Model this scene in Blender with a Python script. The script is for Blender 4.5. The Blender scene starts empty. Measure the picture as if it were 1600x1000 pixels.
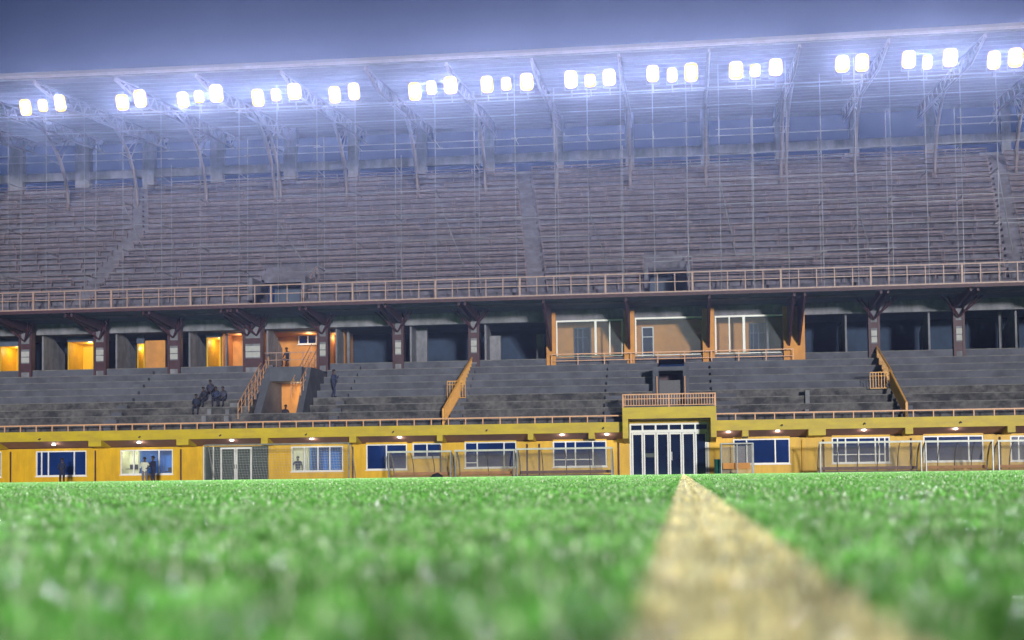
import bpy, math, random
import numpy as np
from mathutils import Vector
random.seed(7)
R_ = math.radians
SC = bpy.context.scene
COL = SC.collection

# ------------------------------------------------------------------ camera
FPX, YAW, PITCH, ROLL, CAMH, HOR = 2100.0, 7.2, 2.5, 0.70, 0.085, 743.0
def _Rz(a): return np.array([[math.cos(a), -math.sin(a), 0], [math.sin(a), math.cos(a), 0], [0, 0, 1.0]])
def _Rx(a): return np.array([[1.0, 0, 0], [0, math.cos(a), -math.sin(a)], [0, math.sin(a), math.cos(a)]])
RC = _Rz(R_(YAW)) @ _Rx(R_(90 + PITCH)) @ _Rz(R_(-ROLL))
_q = RC.T @ np.array([-math.sin(R_(YAW)), math.cos(R_(YAW)), 0])
SHV = HOR - (500 - FPX * _q[1] / -_q[2])            # vertical lens shift in photo pixels
def at(u, v, Y):
    """point of the plane y = Y that the survey of the photograph gives for pixel u, v"""
    d = RC @ np.array([(u - 800) / FPX, -(v - SHV - 500) / FPX, -1.0])
    return Vector((d[0] * Y / d[1], Y, CAMH + d[2] * Y / d[1]))
def XX(u, Y, v=650): return at(u, v, Y).x
def ZZ(u, v, Y): return at(u, v, Y).z

cam_d = bpy.data.cameras.new('camera'); cam = bpy.data.objects.new('camera', cam_d); COL.objects.link(cam)
cam_d.sensor_width = 36; cam_d.lens = 36 * FPX / 1600; cam_d.shift_y = SHV / 1600
cam_d.clip_start = .01; cam_d.clip_end = 900
cam.location = (0, 0, CAMH)
from mathutils import Matrix
cam.rotation_euler = Matrix(RC.tolist()).to_euler()
cam_d.dof.use_dof = True; cam_d.dof.focus_distance = 30.0
cam_d.dof.aperture_fstop = cam_d.lens / 13.0        # 13 mm pupil
SC.camera = cam

# ------------------------------------------------------------------ night sky, light, exposure
W = bpy.data.worlds.new('World'); SC.world = W; W.use_nodes = True
nt = W.node_tree; bg = nt.nodes['Background']
tc = nt.nodes.new('ShaderNodeTexCoord'); sx = nt.nodes.new('ShaderNodeSeparateXYZ'); cr = nt.nodes.new('ShaderNodeValToRGB')
nt.links.new(tc.outputs['Generated'], sx.inputs[0]); nt.links.new(sx.outputs['Z'], cr.inputs[0]); nt.links.new(cr.outputs[0], bg.inputs[0])
cr.color_ramp.elements[0].position = 0; cr.color_ramp.elements[0].color = (.010, .026, .085, 1)
cr.color_ramp.elements[1].position = .6; cr.color_ramp.elements[1].color = (.005, .014, .052, 1)
bg.inputs[1].default_value = 1.0
SUN_E = 3.1
sd = bpy.data.lights.new('opposite_stand_glow', 'SUN'); so = bpy.data.objects.new('opposite_stand_glow', sd); COL.objects.link(so)
sd.energy = SUN_E; sd.angle = R_(3.5); sd.color = (1.0, .97, .93)
sdir = Vector((-.30, 1, -math.tan(R_(3.6)))); so.rotation_euler = sdir.to_track_quat('-Z', 'Y').to_euler()
so.location = (10, -60, 25)
SC.view_settings.view_transform = 'Standard'; SC.view_settings.look = 'None'
SC.view_settings.exposure = 0.0; SC.view_settings.gamma = 1.0; SC.view_settings.use_curve_mapping = False
SC.cycles.max_bounces = 6; SC.cycles.diffuse_bounces = 2; SC.cycles.glossy_bounces = 2; SC.cycles.transmission_bounces = 4
SC.cycles.volume_bounces = 0; SC.cycles.transparent_max_bounces = 16; SC.cycles.use_denoising = True
SC.cycles.sample_clamp_indirect = 4.0; SC.cycles.caustics_reflective = False; SC.cycles.caustics_refractive = False

# ------------------------------------------------------------------ materials
def mat(name, col, rough=.7, var=.25, scale=3.0, metal=0.0, bump=0.0, stain=None, stain_amt=.5, stain_scale=(1, 1, .3), spec=.5, bumpscale=30):
    m = bpy.data.materials.new(name); m.use_nodes = True; n = m.node_tree; b = n.nodes['Principled BSDF']
    b.inputs['Roughness'].default_value = rough; b.inputs['Metallic'].default_value = metal
    b.inputs['Specular IOR Level'].default_value = spec
    g = n.nodes.new('ShaderNodeNewGeometry')
    no = n.nodes.new('ShaderNodeTexNoise'); no.inputs['Scale'].default_value = scale; no.inputs['Detail'].default_value = 5
    n.links.new(g.outputs['Position'], no.inputs['Vector'])
    r = n.nodes.new('ShaderNodeValToRGB')
    r.color_ramp.elements[0].position = .3; r.color_ramp.elements[1].position = .7
    r.color_ramp.elements[0].color = tuple(max(0, c * (1 - var)) for c in col) + (1,)
    r.color_ramp.elements[1].color = tuple(min(1, c * (1 + var * .6)) for c in col) + (1,)
    n.links.new(no.outputs[0], r.inputs[0]); out = r.outputs[0]
    if stain:
        mp = n.nodes.new('ShaderNodeMapping'); mp.inputs['Scale'].default_value = stain_scale
        n.links.new(g.outputs['Position'], mp.inputs['Vector'])
        s = n.nodes.new('ShaderNodeTexNoise'); s.inputs['Scale'].default_value = 1.4; s.inputs['Detail'].default_value = 7; s.inputs['Roughness'].default_value = .65
        n.links.new(mp.outputs[0], s.inputs['Vector'])
        rr = n.nodes.new('ShaderNodeMapRange'); rr.inputs[1].default_value = .42; rr.inputs[2].default_value = .62; rr.inputs[4].default_value = stain_amt
        n.links.new(s.outputs[0], rr.inputs[0])
        mx = n.nodes.new('ShaderNodeMix'); mx.data_type = 'RGBA'; mx.inputs[7].default_value = tuple(stain) + (1,)
        n.links.new(rr.outputs[0], mx.inputs[0]); n.links.new(out, mx.inputs[6]); out = mx.outputs[2]
    n.links.new(out, b.inputs['Base Color'])
    if bump:
        bn = n.nodes.new('ShaderNodeTexNoise'); bn.inputs['Scale'].default_value = bumpscale; bn.inputs['Detail'].default_value = 4
        n.links.new(g.outputs['Position'], bn.inputs['Vector'])
        bp = n.nodes.new('ShaderNodeBump'); bp.inputs['Strength'].default_value = bump; bp.inputs['Distance'].default_value = .02
        n.links.new(bn.outputs[0], bp.inputs['Height']); n.links.new(bp.outputs[0], b.inputs['Normal'])
    return m
def emis(name, col, st, base=(.8, .8, .8)):
    m = bpy.data.materials.new(name); m.use_nodes = True; b = m.node_tree.nodes['Principled BSDF']
    b.inputs['Base Color'].default_value = tuple(base) + (1,); b.inputs['Emission Color'].default_value = tuple(col) + (1,); b.inputs['Emission Strength'].default_value = st
    return m
def clear(name, tint=(1, 1, 1), body=.15, col=(.8, .8, .8)):
    m = bpy.data.materials.new(name); m.use_nodes = True; n = m.node_tree; n.nodes.remove(n.nodes['Principled BSDF'])
    o = [x for x in n.nodes if x.type == 'OUTPUT_MATERIAL'][0]
    t = n.nodes.new('ShaderNodeBsdfTransparent'); t.inputs[0].default_value = tuple(tint) + (1,)
    gl = n.nodes.new('ShaderNodeBsdfPrincipled'); gl.inputs['Base Color'].default_value = tuple(col) + (1,); gl.inputs['Roughness'].default_value = .12
    no = n.nodes.new('ShaderNodeTexNoise'); no.inputs['Scale'].default_value = 4
    mr = n.nodes.new('ShaderNodeMapRange'); mr.inputs[3].default_value = body * .6; mr.inputs[4].default_value = body * 1.4
    mx = n.nodes.new('ShaderNodeMixShader'); n.links.new(no.outputs[0], mr.inputs[0]); n.links.new(mr.outputs[0], mx.inputs[0])
    n.links.new(t.outputs[0], mx.inputs[1]); n.links.new(gl.outputs[0], mx.inputs[2]); n.links.new(mx.outputs[0], o.inputs[0])
    return m
M = dict(
 mustard=mat('mustard_paint', (.56, .41, .008), .55, .10, 1.2, stain=(.32, .20, .04), stain_amt=.35, stain_scale=(.6, 1, 2.2), bump=.2),
 yellow=mat('yellow_wall_paint', (.72, .42, .001), .5, .10, 1.5, stain=(.42, .21, .008), stain_amt=.4, stain_scale=(1.6, 1, .3), bump=.2),
 soffit=mat('brown_soffit', (.30, .155, .12), .7, .12, 2),  # even brown, redder and darker than the fascia
 conc=mat('concrete', (.22, .22, .255), .9, .2, 2.5, bump=.5, stain=(.08, .09, .105), stain_amt=.6),  # cool cast carries part of the blue glare veil
 terrace=mat('weathered_terrace_concrete', (.105, .112, .145), .9, .2, 1.2, bump=.6, stain=(.025, .027, .035), stain_amt=.4, stain_scale=(.45, .4, .55)),  # stains aside, the blue lift is glare veil put into the colour
 terlow=mat('mouldy_terrace_concrete', (.12, .115, .12), .9, .35, 3.5, bump=.6, stain=(.012, .014, .022), stain_amt=.8, stain_scale=(.6, .4, .9)),
 orail=mat('orange_rail_paint', (.74, .36, .07), .5, .12, 6),
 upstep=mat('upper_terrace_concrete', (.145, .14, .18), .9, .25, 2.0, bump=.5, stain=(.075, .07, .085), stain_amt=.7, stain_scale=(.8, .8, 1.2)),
 darkconc=mat('dark_veil_concrete', (.075, .10, .15), .9, .2, 1.5),  # blue tint puts the glare veil into the concrete colour
 maroon=mat('maroon_steel_paint', (.055, .018, .028), .6, .3, 3),
 orange=mat('orange_wall_paint', (.62, .27, .055), .7, .15, 2, stain=(.38, .17, .06), stain_amt=.4),
 rail=mat('peach_rail_paint', (.72, .37, .20), .5, .15, 8),
 rail2=mat('pale_rail_paint', (.40, .26, .22), .5, .2, 8),
 white=mat('white_frame_paint', (.78, .78, .76), .4, .05, 8),
 glass=mat('blue_window_glass', (.008, .028, .13), .06, .35, .6, spec=.8),
 glassd=mat('dark_door_glass', (.012, .022, .06), .05, .4, .5, spec=.8),
 mesh=mat('grey_green_cladding', (.055, .075, .070), .6, .2, 4),
 steel=mat('galvanised_steel', (.21, .21, .24), .5, .35, .7, metal=.3),
 dsteel=mat('dark_steel', (.06, .06, .07), .5, .2, 10, metal=.3),
 roof=mat('roof_sheet_paint', (.11, .095, .095), .6, .12, .5),
 rib=mat('roof_steel_paint', (.19, .15, .155), .5, .15, 3),
 plank=mat('bench_timber', (.20, .15, .165), .8, .35, 3),
 track=mat('track_surface', (.10, .09, .085), .9, .25, 3, bump=.4),
 soil=mat('turf_backing', (.03, .13, .02), .9, .5, 60),
 soilw=mat('line_backing', (.48, .40, .24), .9, .3, 60),
 dug=mat('aluminium_frame', (.30, .31, .30), .4, .25, 3, metal=.3),
 bench=mat('dugout_bench_wood', (.34, .17, .07), .7, .25, 3),
 benchd=mat('dugout_bench_dark', (.12, .065, .055), .6, .25, 3),
 bin=mat('green_bin_plastic', (.005, .12, .09), .5, .15, 6),
 black=mat('black_cloth', (.015, .018, .028), .8, .2, 6),
 cream=mat('cream_room_paint', (.72, .72, .50), .8, .06, 2),
 blue=mat('blue_room_paint', (.05, .22, .62), .8, .1, 2),
 lpanel=mat('pale_panel', (.42, .42, .42), .7, .15, 4),
 backdark=mat('shade_toned_back_wall', (.025, .045, .085), .9, .2, 1.5),  # wall darkened and blued: shade and veil put into its colour
 nosing=mat('step_edge_concrete', (.17, .165, .165), .9, .35, 2),
 beamp=mat('pale_beam_paint', (.55, .57, .50), .4, .2, 3),
 acryl=clear('dugout_acrylic', (.92, .93, .92), .22, (.62, .58, .50)),
 pane=clear('clear_glass', (.93, .95, .97), .08, (.5, .55, .6)),
 net=mat('white_net_cord', (.5, .5, .48), .8, .1, 8),
 flood=emis('floodlight_lens', (1, .97, .90), 26),
 halo_disc=emis('floodlight_halo', (1, .62, .05), 1.2, (.30, .16, .01)),  # glowing yellow ring added to imitate the halo round each lamp
 down=emis('downlight_lens', (1, .96, .92), 6),
)

# ------------------------------------------------------------------ mesh helpers
class MB:
    def __init__(s): s.v = []; s.f = []
    def box(s, x0, x1, y0, y1, z0, z1):
        if x0 > x1: x0, x1 = x1, x0
        if y0 > y1: y0, y1 = y1, y0
        if z0 > z1: z0, z1 = z1, z0
        b = len(s.v)
        s.v += [(x0, y0, z0), (x1, y0, z0), (x1, y1, z0), (x0, y1, z0), (x0, y0, z1), (x1, y0, z1), (x1, y1, z1), (x0, y1, z1)]
        s.f += [tuple(b + i for i in q) for q in ((0, 3, 2, 1), (4, 5, 6, 7), (0, 1, 5, 4), (1, 2, 6, 5), (2, 3, 7, 6), (3, 0, 4, 7))]
        return s
    def tube(s, pts, r, n=6, caps=True):
        pts = [Vector(p) for p in pts]; rs = r if isinstance(r, (list, tuple)) else [r] * len(pts); b0 = len(s.v)
        for i, p in enumerate(pts):
            d = (pts[min(i + 1, len(pts) - 1)] - pts[max(i - 1, 0)]).normalized()
            a = Vector((0, 0, 1)) if abs(d.z) < .9 else Vector((1, 0, 0))
            e = d.cross(a).normalized(); g = d.cross(e)
            for k in range(n):
                t = 2 * math.pi * (k + .5) / n; s.v.append(tuple(p + e * math.cos(t) * rs[i] + g * math.sin(t) * rs[i]))
        for i in range(len(pts) - 1):
            for k in range(n):
                a = b0 + i * n + k; c = b0 + i * n + (k + 1) % n; s.f.append((a, c, c + n, a + n))
        if caps: s.f += [tuple(b0 + k for k in range(n))[::-1], tuple(b0 + (len(pts) - 1) * n + k for k in range(n))]
        return s
    def prism(s, prof, axis, a0, a1):
        """profile of (p, q) swept along an axis: axis 'x' -> p=y q=z, axis 'y' -> p=x q=z"""
        b = len(s.v); n = len(prof)
        for a in (a0, a1):
            for p, q in prof: s.v.append((a, p, q) if axis == 'x' else (p, a, q))
        s.f += [tuple(b + i for i in range(n)), tuple(b + n + i for i in range(n))[::-1]]
        for i in range(n): j = (i + 1) % n; s.f.append((b + i, b + n + i, b + n + j, b + j))
        return s
def wloc(o):
    L = Vector((0, 0, 0))
    while o: L += o.location; o = o.parent
    return L
def tag(o, label=None, cat=None, group=None, kind=None):
    if label: o['label'] = label
    if cat: o['category'] = cat
    if group: o['group'] = group
    if kind: o['kind'] = kind
    return o
def make(name, mb, m, parent=None, smooth=False):
    me = bpy.data.meshes.new(name); o = bpy.data.objects.new(name, me); COL.objects.link(o)
    V = np.array(mb.v, float)
    if parent: L = wloc(parent); o.parent = parent
    else:
        L = Vector(((V[:, 0].min() + V[:, 0].max()) / 2, (V[:, 1].min() + V[:, 1].max()) / 2, V[:, 2].min())); o.location = L
    me.from_pydata((V - np.array(L)).tolist(), [], mb.f)
    for mm in (m if isinstance(m, (list, tuple)) else [m]): me.materials.append(mm)
    if smooth:
        for p in me.polygons: p.use_smooth = True
    import bmesh
    bm = bmesh.new(); bm.from_mesh(me); bmesh.ops.recalc_face_normals(bm, faces=bm.faces); bm.to_mesh(me); bm.free()
    return o
def empty(name, loc, label=None, cat=None, group=None, kind=None):
    o = bpy.data.objects.new(name, None); COL.objects.link(o); o.location = loc; return tag(o, label, cat, group, kind)
def light(name, loc, e, col, r=.1, kind='POINT', parent=None):
    d = bpy.data.lights.new(name, kind); d.energy = e; d.color = col; d.shadow_soft_size = r
    o = bpy.data.objects.new(name, d); COL.objects.link(o)
    if parent: o.parent = parent; o.location = Vector(loc) - wloc(parent)
    else: o.location = loc
    return o

# ------------------------------------------------------------------ levels surveyed from the photograph
LOW = -.32                                   # apron beyond the pitch edge
XL, XR = -56.0, 40.0
FY, WY = 77.0, 78.4                          # canopy front, ground floor wall
zft, zfb = ZZ(900, 660.5, FY), ZZ(900, 676.5, FY)
zbr = ZZ(900, 686.0, FY); zrl = ZZ(900, 649.5, FY)
zsb = ZZ(800, 690, WY)                       # soffit meets wall
NT = 9; TY0, TY1 = 78.6, 86.0
zt0 = zft; zt1 = ZZ(800, 563.5, TY1)         # lower terrace foot and head
SY = 80.0                                    # slab front
zst = ZZ(800, 462.5, SY); zsl = ZZ(800, 467.8, SY)
BY = 85.8; zbb = ZZ(800, 504, BY)            # beam bottom
NU = 22; UY0, UY1 = 82.2, 100.4
zu0 = zst; zu1 = ZZ(800, 276, UY1)
RY0, RY1 = 80.0, 103.5
zrf = ZZ(800, 88, RY0)

# ------------------------------------------------------------------ ground
g = MB().box(-400, 400, -60, 73.2, -.5, -.004); tag(make('pitch_base', g, M['soil']), kind='structure', label='green artificial turf backing of the football pitch')
g = MB().box(-400, 400, 73.2, 78.39, -.6, LOW); tag(make('apron_ground', g, M['track']), kind='structure', label='dark paved apron between pitch and stand')
g = MB().box(-900, 900, -300, 900, -1.2, -.61); tag(make('terrain', g, M['track']), kind='structure', label='dark ground around the stadium')
LX = .035
g = MB().box(LX - .06, LX + .06, .05, 73.0, -.0038, .0004); tag(make('pitch_line', g, M['soilw']), kind='structure', label='pale halfway line running across the turf')

# ------------------------------------------------------------------ turf (stuff)
def blade_mat(name, c0, c1, c2):
    m = bpy.data.materials.new(name); m.use_nodes = True; n = m.node_tree; b = n.nodes['Principled BSDF']
    b.inputs['Roughness'].default_value = .22; b.inputs['Specular IOR Level'].default_value = .6
    g = n.nodes.new('ShaderNodeNewGeometry'); r = n.nodes.new('ShaderNodeValToRGB')
    r.color_ramp.elements[0].color = c0 + (1,); r.color_ramp.elements[1].color = c2 + (1,); r.color_ramp.elements[1].position = .95  # top ramp colour: near-white blades painted as glints
    e = r.color_ramp.elements.new(.84); e.color = c1 + (1,)
    n.links.new(g.outputs['Random Per Island'], r.inputs[0])
    no = n.nodes.new('ShaderNodeTexNoise'); no.inputs['Scale'].default_value = 5; no.inputs['Detail'].default_value = 3
    n.links.new(g.outputs['Position'], no.inputs['Vector'])
    mr = n.nodes.new('ShaderNodeMapRange'); mr.inputs[1].default_value = .35; mr.inputs[2].default_value = .65; mr.inputs[3].default_value = .6; mr.inputs[4].default_value = 1.25
    n.links.new(no.outputs[0], mr.inputs[0])
    n2 = n.nodes.new('ShaderNodeTexNoise'); n2.inputs['Scale'].default_value = 28; n2.inputs['Detail'].default_value = 2; n.links.new(g.outputs['Position'], n2.inputs['Vector'])
    m2 = n.nodes.new('ShaderNodeMapRange'); m2.inputs[1].default_value = .38; m2.inputs[2].default_value = .62; m2.inputs[3].default_value = .45; m2.inputs[4].default_value = 1.5
    n.links.new(n2.outputs[0], m2.inputs[0]); mm = n.nodes.new('ShaderNodeMath'); mm.operation = 'MULTIPLY'; n.links.new(mr.outputs[0], mm.inputs[0]); n.links.new(m2.outputs[0], mm.inputs[1])
    hs = n.nodes.new('ShaderNodeHueSaturation'); n.links.new(r.outputs[0], hs.inputs['Color']); n.links.new(mm.outputs[0], hs.inputs['Value'])
    sz = n.nodes.new('ShaderNodeSeparateXYZ'); n.links.new(g.outputs['Position'], sz.inputs[0])
    mz = n.nodes.new('ShaderNodeMapRange'); mz.inputs[1].default_value = .010; mz.inputs[2].default_value = .014; n.links.new(sz.outputs[2], mz.inputs[0])
    gt = n.nodes.new('ShaderNodeMath'); gt.operation = 'GREATER_THAN'; gt.inputs[1].default_value = .90; n.links.new(g.outputs['Random Per Island'], gt.inputs[0])
    ml = n.nodes.new('ShaderNodeMath'); ml.operation = 'MULTIPLY'; n.links.new(mz.outputs[0], ml.inputs[0]); n.links.new(gt.outputs[0], ml.inputs[1])
    glint_tip = n.nodes.new('ShaderNodeMix'); glint_tip.data_type = 'RGBA'; glint_tip.inputs[7].default_value = (.95, 1, .72, 1); n.links.new(ml.outputs[0], glint_tip.inputs[0]); n.links.new(hs.outputs[0], glint_tip.inputs[6])  # pale tip colour stands in for floodlight glints on some blades
    n.links.new(glint_tip.outputs[2], b.inputs['Base Color'])
    tr = n.nodes.new('ShaderNodeBsdfTranslucent'); n.links.new(glint_tip.outputs[2], tr.inputs[0]); mx = n.nodes.new('ShaderNodeMixShader'); mx.inputs[0].default_value = .42
    o = [x for x in n.nodes if x.type == 'OUTPUT_MATERIAL'][0]
    n.links.new(b.outputs[0], mx.inputs[1]); n.links.new(tr.outputs[0], mx.inputs[2]); n.links.new(mx.outputs[0], o.inputs[0])
    return m
M['blade'] = blade_mat('turf_blade', (.06, .28, .03), (.29, .68, .15), (.65, 1.0, .42))
M['bladew'] = blade_mat('line_blade', (.74, .61, .31), (.93, .87, .42), (1.0, 1.0, .68))
def tile_mesh(name, sx_, sy_, n, w, h, m, seed):
    rg = np.random.default_rng(seed); N = n
    x = (rg.random(N) - .5) * sx_; y = (rg.random(N) - .5) * sy_; a = rg.random(N) * 2 * math.pi
    ln = rg.random(N) ** .7 * h * 1.1 + h * .25; hh = h * (.55 + .6 * rg.random(N)); lean = rg.random(N) * 1.0
    tp = a + (rg.random(N) - .5) * 2.2
    px, py = np.cos(a) * w / 2, np.sin(a) * w / 2
    dx, dy = np.cos(tp + 1.57) * hh * lean, np.sin(tp + 1.57) * hh * lean
    zt = hh * np.sqrt(np.maximum(.15, 1 - lean ** 2 * .6))
    P = np.zeros((N, 5, 3))
    P[:, 0] = np.stack([x - px, y - py, np.full(N, -.002)], 1); P[:, 1] = np.stack([x + px, y + py, np.full(N, -.002)], 1)
    P[:, 2] = np.stack([x + px + dx * .35, y + py + dy * .35, zt * .62], 1); P[:, 3] = np.stack([x - px + dx * .35, y - py + dy * .35, zt * .62], 1)
    P[:, 4] = np.stack([x + dx, y + dy, zt], 1)
    F = np.arange(N)[:, None] * 5
    q = (F + np.array([0, 1, 2, 3])).tolist(); t = (F + np.array([3, 2, 4])).tolist()
    me = bpy.data.meshes.new(name); me.from_pydata(P.reshape(-1, 3).tolist(), [], q + t); me.materials.append(m)
    return me
def turf(name, label, me, cells, first, rots):
    tile = bpy.data.objects.new(name + '_tuft_patch', me); COL.objects.link(tile); tile.location = first; tag(tile, label + ', nearest patch', 'turf', kind='stuff')
    pm = bpy.data.meshes.new(name + '_points'); pm.from_pydata(cells, [], [])
    at_ = pm.attributes.new('rot', 'FLOAT', 'POINT'); at_.data.foreach_set('value', rots)
    o = bpy.data.objects.new(name, pm); COL.objects.link(o); tag(o, label, 'turf', kind='stuff')
    ng = bpy.data.node_groups.new(name + '_nodes', 'GeometryNodeTree')
    ng.interface.new_socket('Geometry', in_out='INPUT', socket_type='NodeSocketGeometry'); ng.interface.new_socket('Geometry', in_out='OUTPUT', socket_type='NodeSocketGeometry')
    gi = ng.nodes.new('NodeGroupInput'); go = ng.nodes.new('NodeGroupOutput'); ip = ng.nodes.new('GeometryNodeInstanceOnPoints')
    m2p = ng.nodes.new('GeometryNodeMeshToPoints'); oi = ng.nodes.new('GeometryNodeObjectInfo'); oi.inputs[0].default_value = tile; oi.inputs['As Instance'].default_value = True
    na = ng.nodes.new('GeometryNodeInputNamedAttribute'); na.data_type = 'FLOAT'; na.inputs[0].default_value = 'rot'
    cx = ng.nodes.new('ShaderNodeCombineXYZ')
    ng.links.new(gi.outputs[0], m2p.inputs[0]); ng.links.new(m2p.outputs[0], ip.inputs[0]); ng.links.new(oi.outputs['Geometry'], ip.inputs['Instance'])
    ng.links.new(na.outputs[0], cx.inputs[2]); ng.links.new(cx.outputs[0], ip.inputs['Rotation']); ng.links.new(ip.outputs[0], go.inputs[0])
    md = o.modifiers.new('turf', 'NODES'); md.node_group = ng
def cells_for(y0, y1, s, slack=1.0):
    out = []; ny = int(round((y1 - y0) / s))
    for j in range(ny):
        y = y0 + (j + .5) * s
        a, b = math.tan(R_(-7.2 - 21.6)) * (y + s) - slack, math.tan(R_(-7.2 + 21.6)) * (y + s) + slack
        k = 0
        # leave the strip of the painted line free: two half fields butt against it
        x = LX + .06 + s / 2
        while x - s / 2 < b: out.append((x, y, 0)); x += s
        x = LX - .06 - s / 2
        while x + s / 2 > a: out.append((x, y, 0)); x -= s
    return out
def field(tagname, y0, y1, s, n, w, h, seed, slack):
    c = cells_for(y0, y1, s, slack)
    c.sort(key=lambda p: p[0] ** 2 + p[1] ** 2)
    me = tile_mesh('turf', s, s, n, w, h, M['blade'], seed)
    r = [random.choice((0, 1, 2, 3)) * math.pi / 2 for _ in c]
    turf('turf', 'green artificial turf blades, ' + tagname, me, c[1:], c[0], r[1:])
    k = int(round((y1 - y0) / s)); lc = [(LX, y0 + (j + .5) * s, 0) for j in range(k)]
    mw = tile_mesh('line_turf', .12, s, max(60, int(n * .12 / s)), w, h, M['bladew'], seed + 50)
    turf('line_turf', 'cream turf blades of the halfway line, ' + tagname, mw, lc[1:], lc[0], [random.choice((0, math.pi)) for _ in lc[1:]])
field('beside the lens', .25, 3.25, .25, 2600, .0022, .022, 1, .3)
field('in the near field', 3.25, 12.25, .5, 2600, .0060, .026, 2, .6)
field('in the middle of the pitch', 12.25, 36.25, 1.0, 2400, .018, .034, 3, 1.5)
field('along the far touchline', 36.25, 73.25, 1.0, 900, .035, .045, 4, 3)

# ------------------------------------------------------------------ grandstand
GS = empty('grandstand', (0, WY, LOW), 'large two-tier football stand with yellow ground floor and scaffolded upper terrace', 'grandstand')
def part(name, mb, m, parent=None, smooth=False, label=None):
    o = make(name, mb, m, parent or GS, smooth)
    if label: o['label'] = label
    return o
# ground floor windows: (u0, v0, u1, v1, mullions, glass material key, cross bars [(ua, ub, v)])
WIN = [(-62, 706, 2, 746, [-20], 'glass', []),
 (56, 704.5, 135, 744, [64.5, 75, 115.5], 'glass', []), (188, 702.5, 270, 741.5, [208.5, 248], 'pane', []),
 (455, 697, 536, 736.5, [475.5, 496.5, 515], 'pane', []), (572, 694, 636, 734, [603.5], 'glass', []),
 (644.5, 692.5, 690, 715, [667], 'glass', []), (726, 690.5, 807, 731, [745.5, 787.5], 'glass', [(726, 745.5, 723)]),
 (864, 689, 948, 729.5, [884, 899, 926.5], 'glass', [(864, 926, 718)]), (1146, 685.5, 1234.5, 725, [1167, 1211.5], 'glass', []),
 (1300, 683, 1391, 723.5, [1309, 1321.5, 1342, 1368, 1374, 1383], 'glass', [(1300, 1383, 710)]), (1443, 680.5, 1537, 721, [1466, 1514], 'glass', []),
 (1579, 680, 1668, 720, [1592, 1640], 'glass', []), (1720, 678, 1800, 718, [1745, 1780], 'glass', [])]
DOORS = [(317, 697.5, 419.5, 752), (984, 661, 1108, 749)]
ops = []
for w in WIN:
    a = at(w[0], (w[1] + w[3]) / 2, WY); b = at(w[2], (w[1] + w[3]) / 2, WY); um = (w[0] + w[2]) / 2
    ops.append((a.x, b.x, ZZ(um, w[3], WY), ZZ(um, w[1], WY)))
dop = []
for d in DOORS:
    um = (d[0] + d[2]) / 2; dop.append((XX(d[0], WY, 715), XX(d[2], WY, 715), LOW, ZZ(um, d[1], WY)))
ztopw = zsb
portal0, portal1 = dop[1][0] - .15, dop[1][1] + .15
allops = sorted([(o, 0) for o in ops] + [(o, 1) for o in dop])
wall = MB(); x = XL; WT = .3
for (x0, x1, z0, z1), isd in allops:
    wall.box(x, x0, WY, WY + WT, LOW, ztopw)
    if not isd: wall.box(x0, x1, WY, WY + WT, LOW, z0)
    wall.box(x0, x1, WY, WY + WT, z1, max(ztopw, z1 + .12))
    x = x1
wall.box(x, XR, WY, WY + WT, LOW, ztopw)
part('ground_floor_wall', wall, M['yellow'])
# interior floor/back so windows have depth
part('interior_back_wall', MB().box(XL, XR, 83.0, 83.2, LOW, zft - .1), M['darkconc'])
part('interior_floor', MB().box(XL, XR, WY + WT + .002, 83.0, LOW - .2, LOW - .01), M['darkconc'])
def window(x0, x1, z0, z1, mull, glass, bars, Y=WY, fw=.07, dep=.1, name='window', frame='white'):
    f = MB(); y0, y1 = Y + .03, Y + .03 + dep
    f.box(x0, x0 + fw, y0, y1, z0, z1).box(x1 - fw, x1, y0, y1, z0, z1).box(x0 + fw, x1 - fw, y0, y1, z0, z0 + fw).box(x0 + fw, x1 - fw, y0, y1, z1 - fw, z1)
    f.box(x0 - .05, x1 + .05, Y - .05, Y - .003, z0 - .05, z0 + .0)
    for mx_ in mull: f.box(mx_ - fw / 2, mx_ + fw / 2, y0 + .004, y1 - .004, z0 + fw, z1 - fw)
    for a, b, z in bars: f.box(a + fw / 2, b - fw / 2, y0 + .008, y1 - .02, z - fw / 3, z + fw / 3)
    o = part(name, f, M[frame]); xs = [x0 + fw / 2] + list(mull) + [x1 - fw / 2]
    for a, b in zip(xs[:-1], xs[1:]):
        part('pane', MB().box(a + .03, b - .03, y0 + .05, y0 + .056, z0 + fw, z1 - fw), M[glass], o)
    return o
for w, (x0, x1, z0, z1) in zip(WIN, ops):
    vm = (w[1] + w[3]) / 2
    window(x0, x1, z0, z1, [XX(u, WY, vm) for u in w[4]], w[5], [(XX(a, WY, vm), XX(b, WY, vm), ZZ((a + b) / 2, v, WY)) for a, b, v in w[6]])
def room(x0, x1, y0, y1, z0, z1, m, ml=None, mr=None, nm='room_wall'):
    part(nm, MB().box(x0, x1, y1, y1 + .1, z0, z1), M[m]); part(nm, MB().box(x0 - .1, x0, y0, y1, z0, z1), M[ml or m]); part(nm, MB().box(x1, x1 + .1, y0, y1, z0, z1), M[mr or m])
    part('room_ceiling', MB().box(x0, x1, y0, y1, z1, z1 + .1), M['cream' if m in ('cream', 'blue') else m]); part('room_floor', MB().box(x0, x1, y0, y1, z0 - .1, z0), M['darkconc'])
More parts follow.
